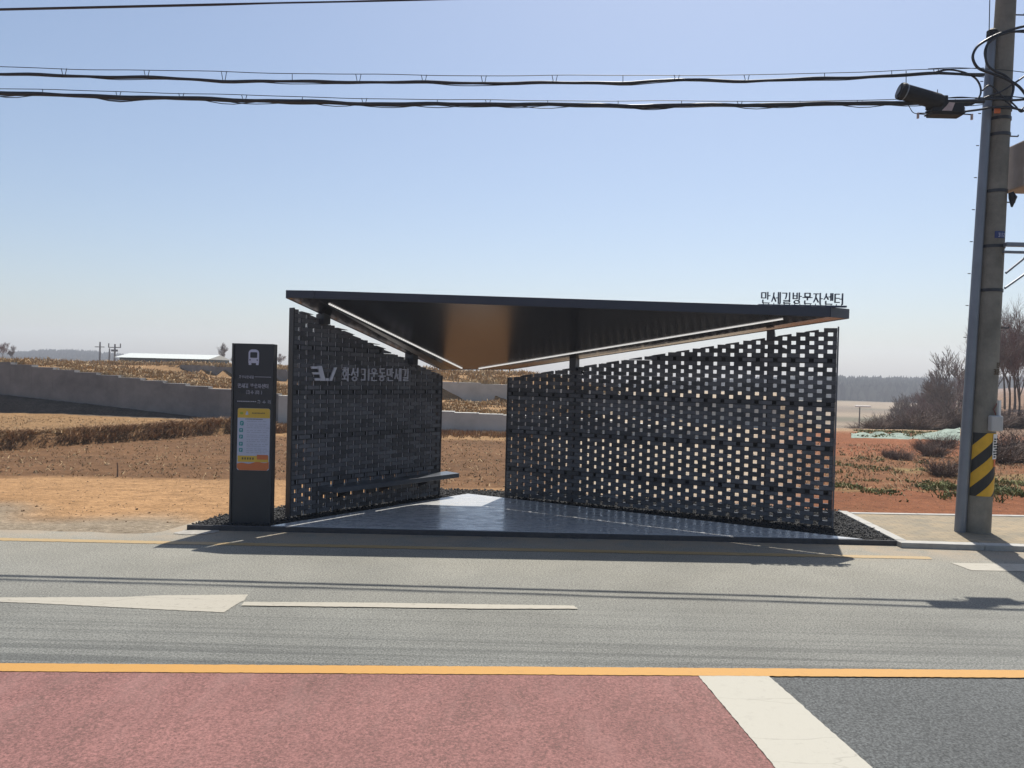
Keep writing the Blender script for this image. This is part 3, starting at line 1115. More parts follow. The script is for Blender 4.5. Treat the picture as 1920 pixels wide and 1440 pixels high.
# bench on the left screen
b = MB()
t0, t1 = 0.42, (LB - LA).length + 0.16
zb = 0.43
i0, i1 = LA + dL * t0 + nL * (TH / 2 + 0.002), LA + dL * t1 + nL * (TH / 2 + 0.002)
dep = 0.30
pp = [i0, LA + dL * (t0 + 0.10) + nL * (TH / 2 + dep), LA + dL * (t1 - 0.02) + nL * (TH / 2 + dep), i1]
b.prism(pp, zb - 0.07, zb)
bench = b.build('bench', M['bench'], shelter, bevel=0.006)
for tt in (0.75, 1.5, 2.25):
    q = MB()
    c = LA + dL * tt + nL * (TH / 2 + 0.002)
    q.add([c + UZ * (zb - 0.075) - dL * 0.01, c + nL * 0.26 + UZ * (zb - 0.075) - dL * 0.01, c + UZ * (zb - 0.19) - dL * 0.01,
           c + UZ * (zb - 0.075) + dL * 0.01, c + nL * 0.26 + UZ * (zb - 0.075) + dL * 0.01, c + UZ * (zb - 0.19) + dL * 0.01],
          [(0, 1, 2), (5, 4, 3), (0, 3, 4, 1), (1, 4, 5, 2), (2, 5, 3, 0)])
    q.build('bracket', M['steel_dark'], bench)

# ---------------------------------------------------------------- lettering from strokes
C_ = [[(0.5 + 0.46 * math.cos(a * PI / 6), 0.5 + 0.46 * math.sin(a * PI / 6)) for a in range(13)]]
JAMO = {
    'ㄱ': [[(0.05, 0.95), (0.92, 0.95), (0.85, 0.4), (0.7, 0.02)]],
    'ㄴ': [[(0.06, 0.98), (0.06, 0.08), (0.98, 0.08)]],
    'ㄷ': [[(0.95, 0.95), (0.08, 0.95), (0.08, 0.05), (0.98, 0.05)]],
    'ㄹ': [[(0.05, 0.97), (0.92, 0.97), (0.92, 0.52), (0.08, 0.52), (0.08, 0.04), (0.98, 0.04)]],
    'ㅁ': [[(0.08, 0.95), (0.92, 0.95), (0.92, 0.06), (0.08, 0.06), (0.08, 0.95)]],
    'ㅂ': [[(0.1, 1), (0.1, 0.04), (0.9, 0.04), (0.9, 1)], [(0.1, 0.52), (0.9, 0.52)]],
    'ㅅ': [[(0.5, 0.98), (0.42, 0.55), (0.02, 0.03)], [(0.46, 0.6), (0.98, 0.03)]],
    'ㅇ': C_,
    'ㅈ': [[(0.03, 0.95), (0.97, 0.95)], [(0.5, 0.95), (0.42, 0.5), (0.02, 0.03)], [(0.46, 0.55), (0.98, 0.03)]],
    'ㅌ': [[(0.95, 0.96), (0.08, 0.96), (0.08, 0.04), (0.98, 0.04)], [(0.08, 0.5), (0.9, 0.5)]],
    'ㅎ': [[(0.3, 1.0), (0.7, 1.0)], [(0.02, 0.78), (0.98, 0.78)],
          [(0.5 + 0.38 * math.cos(a * PI / 6), 0.32 + 0.32 * math.sin(a * PI / 6)) for a in range(13)]],
    'ㅏ': [[(0.35, 1), (0.35, 0)], [(0.35, 0.5), (0.98, 0.5)]],
    'ㅓ': [[(0.75, 1), (0.75, 0)], [(0.75, 0.5), (0.05, 0.5)]],
    'ㅣ': [[(0.6, 1), (0.6, 0)]],
    'ㅔ': [[(0.5, 1), (0.5, 0)], [(0.5, 0.5), (0.0, 0.5)], [(0.95, 1), (0.95, 0)]],
    'ㅗ': [[(0, 0.1), (1, 0.1)], [(0.5, 0.1), (0.5, 0.95)]],
    'ㅜ': [[(0, 0.85), (1, 0.85)], [(0.5, 0.85), (0.5, 0.0)]],
    '3': [[(0.1, 0.95), (0.85, 0.95), (0.85, 0.52), (0.3, 0.52)], [(0.85, 0.52), (0.85, 0.05), (0.08, 0.05)]],
    '1': [[(0.5, 0.97), (0.5, 0.03)]],
    '2': [[(0.1, 0.9), (0.85, 0.95), (0.85, 0.52), (0.12, 0.45), (0.12, 0.05), (0.92, 0.05)]],
    '.': [[(0.45, 0.05), (0.55, 0.05)]],
    '(': [[(0.6, 1), (0.4, 0.7), (0.4, 0.3), (0.6, 0)]],
    ')': [[(0.4, 1), (0.6, 0.7), (0.6, 0.3), (0.4, 0)]],
}
SYL = {'만': 'ㅁㅏㄴ', '세': 'ㅅㅔ', '길': 'ㄱㅣㄹ', '방': 'ㅂㅏㅇ', '문': 'ㅁㅜㄴ', '자': 'ㅈㅏ', '센': 'ㅅㅔㄴ', '터': 'ㅌㅓ',
       '성': 'ㅅㅓㅇ', '운': 'ㅇㅜㄴ', '동': 'ㄷㅗㅇ', '수': 'ㅅㅜ', '리': 'ㄹㅣ', '시': 'ㅅㅣ', '정': 'ㅈㅓㅇ'}


def glyph(ch):
    """list of polylines in the unit square"""
    out = []

    def put(j, x0, y0, x1, y1):
        for pl in JAMO[j]:
            out.append([(x0 + (x1 - x0) * a, y0 + (y1 - y0) * c) for a, c in pl])
    if ch == '화':
        put('ㅎ', 0.02, 0.36, 0.60, 1.0)
        out.append([(0.31, 0.36), (0.31, 0.16)]); out.append([(0.0, 0.14), (0.68, 0.14)])
        put('ㅏ', 0.62, 0.0, 1.0, 1.0)
        return out
    if ch not in SYL:
        if ch in JAMO:
            put(ch, 0.2, 0.02, 0.8, 0.98)
        return out
    s_ = SYL[ch]
    fin = s_[2] if len(s_) == 3 else None
    y0 = 0.42 if fin else 0.04
    if s_[1] in 'ㅗㅜ':
        yv = 0.36 if fin else 0.0
        put(s_[0], 0.16, 0.64 if fin else 0.46, 0.84, 1.0)
        put(s_[1], 0.0, yv + (0.0 if s_[1] == 'ㅗ' else -0.0), 1.0, yv + (0.26 if fin else 0.42))
    else:
        wv = 0.45 if s_[1] == 'ㅔ' else 0.38
        put(s_[0], 0.02, y0 + (0.02 if fin else 0.12), 1 - wv - 0.06, 0.98)
        put(s_[1], 1 - wv, 0.36 if fin else 0.0, 1.0, 1.0)
    if fin:
        put(fin, 0.16, 0.0, 0.92 if fin != 'ㅇ' else 0.80, 0.29 if fin != 'ㅇ' else 0.32)
    return out


def strokes(b, polys, O, X, Y, N, sx, sy, w, th):
    for pl in polys:
        for i in range(len(pl) - 1):
            a = O + X * (pl[i][0] * sx) + Y * (pl[i][1] * sy)
            c = O + X * (pl[i + 1][0] * sx) + Y * (pl[i + 1][1] * sy)
            d = c - a
            L = d.length
            if L < 1e-6: continue
            d.normalize()
            s_ = N.cross(d)
            b.box((a + c) / 2 + N * th / 2, (L + w * 0.9, w, th), (d, s_, N))


def write(b, text, O, X, Y, N, adv, sx, sy, w, th):
    x = 0.0
    for ch in text:
        if ch == ' ':
            x += adv * 0.5
            continue
        strokes(b, glyph(ch), O + X * x, X, Y, N, sx, sy, w, th)
        x += adv * (0.62 if ch in '31.2()' else 1.0)
    return x


# sign on the roof: 만세길방문자센터
yS = 9.74
s0, s1 = at_y(1426, 572, yS), at_y(1582, 575, yS)
XS = (s1 - s0).normalized()
NS = Vector((XS.y, -XS.x, 0)).normalized()
tot = (s1 - s0).length
zS = max(s0.z, s1.z) - 0.0
b = MB()
base = Vector((s0.x, s0.y, s0.z + 0.004))
YS = XS.cross(-NS).normalized()
if YS.z < 0: YS = -YS
adv = tot / 7.95
write(b, '만세길방문자센터', base + YS * 0.02, XS, YS, NS, adv, adv * 0.84, 0.140, 0.0095, 0.03)
let = b.build('roof_lettering', M['letter_dark'], shelter)
b = MB()
b.box(base + XS * tot / 2 - YS * 0.004 - NS * 0.0, (tot + 0.06, 0.05, 0.022), (XS, NS, YS))
for i in range(16):
    b.box(base + XS * (tot * (i + 0.5) / 16) + YS * 0.012 + NS * 0.01, (0.008, 0.008, 0.03), (XS, NS, YS))
b.build('sign_rail', M['letter_dark'], let)

# sign on the left screen: logo and 화성3.1운동 만세길
NW = nL
PW = LA + nL * (TH / 2 + 0.025)
XW = dL
wp = lambda px, py: at_plane(px, py, PW, NW)
b = MB()


def quad(b, ps, th, N):
    vs = list(ps) + [p + N * th for p in ps]
    n_ = len(ps)
    b.add(vs, [tuple(range(n_ - 1, -1, -1)), tuple(range(n_, 2 * n_))] + [(i, (i + 1) % n_, n_ + (i + 1) % n_, n_ + i) for i in range(n_)])


for ps in ([(582, 687), (596, 687), (597, 691.5), (583, 691.5)], [(584, 698), (597, 698), (598.5, 702), (586, 702)], [(588, 709), (600, 709), (601.5, 713.5), (590, 713.5)],
           [(594, 686), (602, 686), (609, 714), (601, 714)], [(609.5, 709), (614.5, 709), (615, 714), (610, 714)], [(616, 714), (621, 714), (630.5, 689), (625.5, 689)]):
    quad(b, [wp(*p) for p in ps], 0.02, NW)
b.build('wall_logo', M['letter_steel'], shelter)
b = MB()
tx = wp(641, 714)
te = wp(755, 714)
X_ = (te - tx); tl = X_.length; X_.normalize()
hh = (wp(641, 690) - wp(641, 714)).length
ad = tl / 8.0
write(b, '화성31운동만세길', tx, X_, UZ, NW, ad * 1.09, ad * 0.86, hh, 0.014, 0.02)
b.build('wall_lettering', M['letter_steel'], shelter)

# ---------------------------------------------------------------- stop pylon
pyY = 9.40
pb0, pb1 = at_y(434, 978, pyY), at_y(505, 979, pyY)
pt = at_y(442, 643.5, pyY)
px0, px1 = pb0.x - 0.005, pb1.x + 0.012
pylon = thing('stop_pylon', ((px0 + px1) / 2, pyY, KZ), 'tall black bus stop pylon with a bus symbol and a bright timetable poster', 'bus stop sign')
pw = px1 - px0
zt = pt.z
b = MB()
b.box(((px0 + px1) / 2, pyY + 0.075, (KZ + zt) / 2 - 0.02), (pw, 0.15, zt - KZ + 0.04))
body = b.build('body', M['pylon'], pylon, bevel=0.005)
b = MB()
b.box((px0 - 0.012, pyY + 0.065, (KZ + zt) / 2 - 0.02), (0.022, 0.17, zt - KZ + 0.04))
b.build('side_trim', M['pylon_edge'], pylon, bevel=0.003)
XP, YP, NP = Vector((1, 0, 0)), Vector((0, 0, 1)), Vector((0, -1, 0))
PF = lambda u, v: Vector((px0 + pw * u, pyY - 0.002, KZ + (zt - KZ) * v))
Hh = zt - KZ
# v of a picture row on the face
vv = lambda py: 1 - (py - 645.5) / (979 - 645.5)
# bus pictogram
b = MB()
cx = px0 + pw * 0.50


def rr(b, x0, z0, x1, z1, r, th, y=None, n=5, corners=(1, 1, 1, 1)):
    y = pyY - 0.002 if y is None else y
    pts_ = []
    for ci, (cx_, cz_, a0) in enumerate(((x1 - r, z1 - r, 0), (x0 + r, z1 - r, 90), (x0 + r, z0 + r, 180), (x1 - r, z0 + r, 270))):
        if corners[ci]:
            for k in range(n + 1):
                a = R(a0 + 90 * k / n)
                pts_.append(Vector((cx_ + r * math.cos(a), y, cz_ + r * math.sin(a))))
        else:
            pts_.append(Vector(((x1 if ci in (0, 3) else x0), y, (z1 if ci < 2 else z0))))
    quad(b, list(reversed(pts_)), th, NP)


zc = PF(0, vv(671)).z
rr(b, cx - 0.065, zc - 0.070, cx + 0.065, zc + 0.098, 0.045, 0.004, corners=(1, 1, 0, 0))
b.box((cx - 0.045, pyY - 0.004, zc - 0.082), (0.032, 0.004, 0.024))
b.box((cx + 0.045, pyY - 0.004, zc - 0.082), (0.032, 0.004, 0.024))
pic = b.build('bus_symbol', M['white_vinyl'], pylon)
b = MB()
rr(b, cx - 0.043, zc - 0.005, cx + 0.043, zc + 0.064, 0.010, 0.003, y=pyY - 0.0065)
b.box((cx - 0.045, pyY - 0.008, zc - 0.032), (0.016, 0.003, 0.013))
b.box((cx + 0.045, pyY - 0.008, zc - 0.032), (0.016, 0.003, 0.013))
b.build('symbol_window', M['pylon'], pic)
# texts
b = MB()
write(b, '화성시만세길', PF(0.14, vv(710)), XP, YP, NP, 0.031, 0.024, 0.032, 0.0045, 0.003)
b.build('text_line', M['grey_vinyl'], pylon)
b = MB()
b.box(PF(0.74, vv(707)) + NP * 0.002, (pw * 0.42, 0.003, 0.006))
b.build('rule_line', M['grey_vinyl'], pylon)
b = MB()
write(b, '만세길 방문자센터', PF(0.11, vv(727.5)), XP, YP, NP, 0.0455, 0.036, 0.048, 0.0075, 0.003)
b.build('text_line', M['grey_vinyl'], pylon)
b = MB()
write(b, '(화수2리)', PF(0.30, vv(739)), XP, YP, NP, 0.044, 0.031, 0.042, 0.006, 0.003)
b.build('text_line', M['grey_vinyl'], pylon)
b = MB()
x = 0.10
rs = random.Random(5)
while x < 0.57:
    wdt = rs.uniform(0.02, 0.045)
    b.box(PF(x + wdt / 2, vv(753)) + NP * 0.002, (pw * wdt, 0.003, 0.011))
    x += wdt + 0.012
for u, ch in ((0.64, '화'), (0.77, '수'), (0.90, '리')):
    write(b, ch, PF(u - 0.02, vv(756)), XP, YP, NP, 0.04, 0.034, 0.038, 0.0055, 0.003)
b.build('text_line', M['grey_vinyl'], pylon)
# poster
zb_, zt_ = PF(0, vv(881)).z, PF(0, vv(765.5)).z
xa, xb = px0 + pw * 0.12, px0 + pw * 0.945
b = MB()
rr(b, xa, zb_, xb, zt_, 0.028, 0.004)
post_ = b.build('poster', M['poster_white'], pylon)
ph = zt_ - zb_
b = MB()
rr(b, xa + 0.0015, zt_ - ph * 0.155, xb - 0.0015, zt_ - 0.0015, 0.026, 0.002, y=pyY - 0.0065, corners=(1, 1, 0, 0))
b.build('yellow_panel', M['poster_yellow'], post_)
b = MB()
b.box(((xa + xb) / 2, pyY - 0.0078, zb_ + ph * 0.185), (xb - xa - 0.02, 0.002, ph * 0.10))
b.build('yellow_panel', M['poster_yellow'], post_)
b = MB()
n_ = 14
low = [Vector((xa + (xb - xa) * (0.01 + 0.98 * i / n_), pyY - 0.0085, zb_ + ph * (0.105 + 0.035 * (i / n_) + 0.012 * math.sin(i * 0.9)))) for i in range(n_ + 1)]
quad(b, [Vector((xa + 0.03, pyY - 0.0085, zb_ + 0.002)), Vector((xb - 0.03, pyY - 0.0085, zb_ + 0.002)), Vector((xb - 0.003, pyY - 0.0085, zb_ + 0.03))] + list(reversed(low)) + [Vector((xa + 0.003, pyY - 0.0085, zb_ + 0.03))], 0.002, NP)
b.build('orange_panel', M['poster_orange'], post_)
b = MB()
b.box((xa + (xb - xa) * 0.79, pyY - 0.0098, zb_ + ph * 0.215), ((xb - xa) * 0.34, 0.002, ph * 0.075))
b.build('orange_panel', M['poster_orange'], post_)
for i, fz_ in enumerate((0.755, 0.645, 0.54, 0.425, 0.325)):
    b = MB()
    if i == 0:
        rr(b, xa + 0.030, zb_ + ph * fz_ - 0.028, xa + 0.078, zb_ + ph * fz_ + 0.030, 0.02, 0.003, y=pyY - 0.0062)
    else:
        rr(b, xa + 0.024, zb_ + ph * fz_ - 0.024, xa + 0.070, zb_ + ph * fz_ + 0.024, 0.008, 0.003, y=pyY - 0.0062)
    zz = zb_ + ph * fz_
    x_ = xa + (0.054 if i == 0 else 0.047)
    b.box((x_, pyY - 0.0095, zz + 0.006), (0.020, 0.002, 0.010), mi=1)
    b.box((x_ - 0.004 + 0.004 * (i % 2), pyY - 0.0095, zz - 0.009), (0.012, 0.002, 0.008), mi=1)
    b.build('teal_icon', [M['poster_teal'], M['poster_white']], post_)
b = MB()
zz = zb_ + ph * 0.79
while zz > zb_ + ph * 0.28:
    x = xa + (xb - xa) * 0.29
    while x < xb - 0.045:
        wdt = rs.uniform(0.012, 0.05)
        b.box((min(x + wdt / 2, xb - 0.02), pyY - 0.0068, zz), (wdt, 0.002, 0.0055))
        x += wdt + rs.uniform(0.004, 0.02)
    b.build('text_line', M['poster_ink'], post_)
    b = MB()
    zz -= 0.023 if rs.random() < 0.7 else 0.034
b = MB()
for i in range(9):
    b.box((xa + (xb - xa) * (0.46 + 0.045 * i), pyY - 0.0095, zt_ - ph * 0.075 + rs.uniform(-0.003, 0.003)), ((xb - xa) * 0.03, 0.002, 0.014))
b.build('heading_text', M['poster_dark'], post_)
b = MB()
for i in range(12):
    b.box((xa + (xb - xa) * (0.26 + 0.045 * i), pyY - 0.0095, zt_ - ph * 0.175), ((xb - xa) * 0.032, 0.002, 0.008))
b.build('heading_text', M['poster_dark'], post_)
b = MB()
for i in range(5):
    b.box((xa + (xb - xa) * (0.18 + 0.08 * i), pyY - 0.0105, zb_ + ph * 0.19), ((xb - xa) * 0.045, 0.002, 0.026))
b.build('heading_text', M['poster_dark'], post_)
b = MB()
zq = zt_ - ph * 0.08
xq = xa + (xb - xa) * 0.29
quad(b, [Vector((xq - 0.018, pyY - 0.0095, zq - 0.02)), Vector((xq + 0.018, pyY - 0.0095, zq - 0.02)), Vector((xq + 0.010, pyY - 0.0095, zq + 0.022)), Vector((xq - 0.006, pyY - 0.0095, zq + 0.022))], 0.002, NP)
b.build('header_emblem', M['poster_white'], post_)
b = MB()
rr(b, xa + 0.03, zq - 0.016, xa + 0.07, zq + 0.012, 0.012, 0.002, y=pyY - 0.0095)
b.build('green_badge', M['poster_green'], post_)

# ---------------------------------------------------------------- concrete utility pole
upY = 10.0
p_b = at_y(1829, 986, upY); p_t = at_y(1886, 0, upY)
pz0 = KZ
PB = Vector((p_b.x, upY, pz0 - 0.02))
pdv = (Vector((p_t.x, upY, p_t.z)) - PB).normalized()
pole = thing('utility_pole', PB, 'grey concrete utility pole with a black and yellow warning wrap beside the pavement', 'utility pole')
PH = 10.5
pp_ = lambda h: PB + pdv * h
prad = lambda h: 0.178 - 0.0085 * h
b = MB()
b.tube([pp_(h) for h in [0, 1, 2, 4, 6, 8, PH]], [prad(h) for h in [0, 1, 2, 4, 6, 8, PH]], 32)
b.build('shaft', M['concrete'], pole, smooth=False)
# galvanised cable cover with its cap on the left side of the shaft
hc = at_y(1855, 62, upY).z - pz0
b = MB()


def side(h, ang, extra=0.0):
    a = R(ang)
    return pp_(h) + Vector((math.sin(a), -math.cos(a), 0)) * (prad(h) + extra)


hs = [0.0, 0.6, 1.5, 3, 4.5, hc]
b.tube([side(h, -78, 0.062) for h in hs], [0.068, 0.066, 0.063, 0.059, 0.056, 0.054], 20)
cov = b.build('cable_cover', M['galv'], pole)
b = MB()
b.tube([side(hc - 0.04, -78, 0.062), side(hc + 0.03, -78, 0.062), side(hc + 0.06, -78, 0.062)], [0.064, 0.064, 0.03], 16)
b.build('cap', M['black_rubber'], cov)
for h in [0.9 + 0.42 * i for i in range(13)]:
    b = MB()
    p = side(h, -88, 0.115)
    b.tube([p, p + Vector((-0.035, 0, 0))], 0.006, 6)
    b.build('cover_bolt', M['steel_dark'], cov)


def ringband(h0, h1, extra, m, name, a0=-180, a1=180, parent=pole, n=36):
    b = MB()
    k = max(4, int(n * (a1 - a0) / 360))
    vs = []
    for h in (h0, h1):
        for e in (extra, extra - 0.008):
            for i in range(k + 1):
                a = a0 + (a1 - a0) * i / k
                vs.append(side(h, a, e))
    q = k + 1
    fs = []
    for i in range(k):
        fs += [(i, i + 1, 2 * q + i + 1, 2 * q + i), (q + i + 1, q + i, 3 * q + i, 3 * q + i + 1), (i + 1, i, q + i, q + i + 1), (2 * q + i, 2 * q + i + 1, 3 * q + i + 1, 3 * q + i)]
    b.add(vs, fs)
    return b.build(name, m, parent)


# warning wrap: diagonal stripes as real bands cut on the cylinder
hw0, hw1 = at_y(1829, 927, upY).z - pz0 + 0.02, at_y(1829, 810, upY).z - pz0 + 0.02
wrap = ringband(hw0, hw1, 0.006, M['warn_black'], 'warning_wrap', -62, 175)
b = MB()
K = 60
pitch = 0.365
slope = 0.30 / 95.0        # rise per degree
for sidx in range(-3, 5):
    b = MB()
    for i in range(K):
        a0_, a1_ = -62 + 237 * i / K, -62 + 237 * (i + 1) / K
        q = []
        for (aa, lo) in ((a0_, 0), (a1_, 0), (a1_, 1), (a0_, 1)):
            hz_ = hw0 + sidx * pitch + 0.10 + slope * (aa + 62) + (0.19 if lo else 0.0)
            q.append((aa, min(hw1 - 0.001, max(hw0 + 0.001, hz_))))
        if q[2][1] - q[1][1] < 1e-3 and q[3][1] - q[0][1] < 1e-3:
            continue
        vs = [side(hh_, aa, 0.0095) for aa, hh_ in q]
        b.add(vs, [(0, 1, 2, 3)])
    if b.v: b.build('warning_stripe', M['warn_yellow'], wrap)
# paper notice stuck over the wrap
hn0, hn1 = at_y(1850, 857, upY).z - pz0, at_y(1850, 812, upY).z - pz0
nt_ = ringband(hn0 + 0.01, hn1 + 0.02, 0.016, M['tag_white'], 'paper_notice', 18, 62)
b = MB()
for i in range(9):
    for j in range(2):
        if rs.random() < 0.8:
            b.box(side(hn0 + 0.04 + 0.033 * i, 28 + 16 * j + rs.uniform(-3, 3), 0.018), (rs.uniform(0.02, 0.045), 0.006, 0.018))
b.build('notice_text', M['warn_black'], nt_)
ringband(hn0 - 0.09, hn0 + 0.008, 0.016, M['tag_orange'], 'orange_sticker', 26, 40)
# cream box and red cable
cb = at_y(1847, 792, upY)
b = MB()
b.box((cb.x, upY - prad(1.4) - 0.05, cb.z), (0.155, 0.09, 0.205))
cbx = b.build('junction_box', M['cream_box'], pole, bevel=0.018)
b = MB()
b.box((cb.x + 0.05, upY - prad(1.4) - 0.03, cb.z + 0.20), (0.03, 0.05, 0.20))
b.build('white_conduit', M['tag_white'], pole, bevel=0.004)
b = MB()
b.tube([(cb.x + 0.02, upY - prad(1.4) - 0.02, cb.z + 0.11), (cb.x - 0.01, upY - prad(1.5) - 0.02, cb.z + 0.18), (cb.x + 0.04, upY - prad(1.6) - 0.01, cb.z + 0.26)], 0.006, 6)
b.build('red_cable', mat('red_cable', (0.16, 0.02, 0.015), rough=0.5), pole)
# stencilled numbers (faint brown)
b = MB()
hz1 = at_y(1850, 690, upY).z - pz0
for row in range(2):
    for i in range(4):
        if row == 0 and i in (0,):
            continue
        g = ['2', '1', '3', '1', '3', '1', '2', '3'][row * 4 + i]
        O = side(hz1 + 0.02 - 0.085 * row, 6 + 13 * i, 0.002)
        a = R(6 + 13 * i)
        strokes(b, glyph(g), O, Vector((math.cos(a), math.sin(a), 0)), UZ, Vector((math.sin(a), -math.cos(a), 0)), 0.038, 0.07, 0.012, 0.002)
b.build('pole_number', M['brown_ink'], pole)
# blue number plate
hz2 = at_y(1850, 441, upY).z - pz0
pl = ringband(hz2 - 0.04, hz2 + 0.05, 0.01, M['tag_blue'], 'number_plate', -22, 30)
b = MB()
for i in range(3):
    g = '312'[i]
    a = R(-8 + 13 * i)
    strokes(b, glyph(g), side(hz2 - 0.025, -8 + 13 * i, 0.011), Vector((math.cos(a), math.sin(a), 0)), UZ, Vector((math.sin(a), -math.cos(a), 0)), 0.032, 0.05, 0.008, 0.002)
b.build('plate_text', M['white_vinyl'], pl)
# clamp bands
for py in (252, 358, 461, 543, 222, 205, 187):
    hb = at_y(1870, py, upY).z - pz0
    ringband(hb - 0.02, hb + 0.02, 0.010, M['steel_dark'], 'clamp_band', parent=pole)
# climbing bolts
for (py, s_) in ((24, 1), (612, 1), (376, 1), (252, 1)):
    h = at_y(1880, py, upY).z - pz0
    p = side(h, 90, -0.02)
    b = MB()
    b.tube([p, p + Vector((0.15, 0, 0.0)), p + Vector((0.152, 0, 0.02))], 0.009, 6)
    b.build('climbing_bolt', M['steel_dark'], pole)
# grey cabinet, arm and braces to the right
c0 = at_y(1935, 312, upY - 0.05)
b = MB()
b.box((c0.x + 0.12, upY, c0.z), (0.66, 0.42, 0.60))
cabn = b.build('cabinet', M['pole_box'], pole, bevel=0.02)
b = MB()
q = at_y(1880, 373, upY)
b.tube([q + Vector((-0.0, -0.16, 0.05)), q + Vector((0.03, -0.16, -0.02)), q + Vector((0.02, -0.16, -0.14))], [0.03, 0.05, 0.012], 8)
b.build('cable_gland', M['black_rubber'], pole)
b = MB()
a_ = at_y(1874, 463, upY)
b.box((a_.x + 0.75, upY - 0.19, a_.z), (1.6, 0.07, 0.05))
b.box((a_.x + 0.75, upY - 0.15, a_.z - 0.09), (1.6, 0.05, 0.03))
b.build('cross_arm', M['galv'], pole, bevel=0.004)
for (pa, pb_) in (((1872, 515), (1925, 472)), ((1870, 543), (1935, 497))):
    A_, B_ = at_y(*pa, upY), at_y(*pb_, upY)
    dv = (B_ - A_)
    b = MB()
    b.tube([A_ + Vector((0, -0.15, 0)), A_ + dv * 1.9 + Vector((0, -0.15, 0))], 0.015, 8)
    b.build('brace', M['galv'], pole)
# thin earth wires on the shaft
b = MB()
b.tube([side(h, 95 if h > 3 else 60, 0.012) for h in (4.4, 5, 6, 7, 8, 10.3)], 0.011, 6)
b.build('earth_wire', M['wire_black'], pole)
b = MB()
pa = at_y(1848, 0, upY)
b.tube([side(hc, -68, 0.03), Vector((pa.x, upY - 0.1, pa.z - 0.6)), Vector((pa.x, upY - 0.05, pa.z + 2.0))], 0.006, 6)
b.build('riser_wire', M['wire_black'], pole)
# loops of cable slung round the pole


def pxcurve(pts_, y0, y1=None):
    """smooth curve through picture points at real depth y"""
    n_ = len(pts_)
    P = [at_y(p[0], p[1], y0 + ((y1 - y0) * i / (n_ - 1) if y1 is not None else 0)) for i, p in enumerate(pts_)]
    out = []
    for i in range(n_ - 1):
        p0, p1, p2, p3 = P[max(0, i - 1)], P[i], P[i + 1], P[min(n_ - 1, i + 2)]
        for k in range(6):
            t = k / 6
            out.append(0.5 * ((2 * p1) + (p2 - p0) * t + (2 * p0 - 5 * p1 + 4 * p2 - p3) * t * t + (3 * p1 - p0 - 3 * p2 + p3) * t ** 3))
    out.append(P[-1])
    return out


fy = upY - 0.25
LOOPS = [([(1925, 48), (1895, 56), (1870, 65), (1850, 75), (1832, 88), (1824, 105), (1828, 120), (1838, 130), (1860, 138), (1890, 150), (1910, 162), (1925, 180)], 0.017),
         ([(1925, 60), (1896, 60), (1868, 70), (1852, 84), (1848, 105), (1852, 122), (1865, 133), (1885, 142), (1900, 160), (1895, 185), (1885, 190)], 0.015),
         ([(1925, 56), (1880, 62), (1856, 76), (1846, 96), (1850, 118), (1860, 130)], 0.010),
         ([(1740, 139), (1775, 131), (1805, 135), (1828, 146), (1838, 162), (1838, 178), (1828, 187), (1800, 190)], 0.012),
         ([(1800, 196), (1822, 192), (1840, 186), (1870, 186), (1896, 188), (1925, 186)], 0.016),
         ([(1798, 197), (1818, 197), (1836, 188), (1860, 178), (1884, 168), (1925, 140)], 0.012),
         ([(1810, 209), (1840, 205), (1862, 201), (1894, 202), (1925, 209)], 0.014),
         ([(1842, 170), (1856, 160), (1875, 176), (1893, 196), (1912, 206), (1925, 196)], 0.010),
         ([(1895, 190), (1905, 200), (1915, 210), (1928, 200)], 0.010),
         ([(1740, 183), (1770, 184), (1800, 182), (1840, 184), (1880, 180), (1925, 184)], 0.007),
         ([(1740, 129), (1790, 127), (1840, 129), (1880, 131), (1925, 136)], 0.005)]
for pts_, r_ in LOOPS:
    coil = MB()
    coil.tube(pxcurve(pts_, fy), r_, 8)
    coil.build('cable_loop', M['wire_black'], pole, smooth=True)
b = MB()
tg = at_y(1870, 208, upY - 0.2)
b.box(tg, (0.07, 0.02, 0.055))
b.build('orange_tag', M['tag_orange'], pole)


# ---------------------------------------------------------------- overhead cables
def jitter_line(pts_, n=60, amp=0.01, y=9.75, seed=1):
    P = []
    rj = random.Random(seed)
    ph = [rj.uniform(0, 6.28) for _ in range(3)]
    for i in range(n + 1):
        x = pts_[0][0] + (pts_[-1][0] - pts_[0][0]) * i / n
        yy = lin([p[0] for p in pts_], [p[1] for p in pts_], x)
        v = at_y(x, yy, y)
        v.z += amp * (math.sin(i * 0.55 + ph[0]) + 0.5 * math.sin(i * 1.27 + ph[1]))
        P.append(v)
    return P


cyY = 9.75
CG = 'telephone cable bundles strung across the road front'
A_up = [(-500, 112), (0, 125), (190, 131), (420, 134), (550, 138), (900, 142), (1270, 141), (1400, 141), (1560, 137), (1700, 131), (1845, 128)]
A_lo = [(-500, 128), (0, 139), (120, 142), (300, 146), (420, 152), (700, 154), (960, 156), (1180, 155), (1270, 150), (1400, 152), (1560, 147), (1700, 140), (1760, 138), (1845, 140)]
B_up = [(-500, 155), (0, 166), (190, 171), (420, 177), (560, 182), (820, 187), (1100, 189), (1400, 190), (1600, 189), (1700, 186), (1845, 182)]
B_lo = [(-500, 160), (0, 174), (90, 178), (240, 182), (470, 188), (700, 195), (910, 196), (1000, 195), (1090, 198), (1300, 198), (1400, 197), (1600, 194), (1740, 192), (1845, 190)]


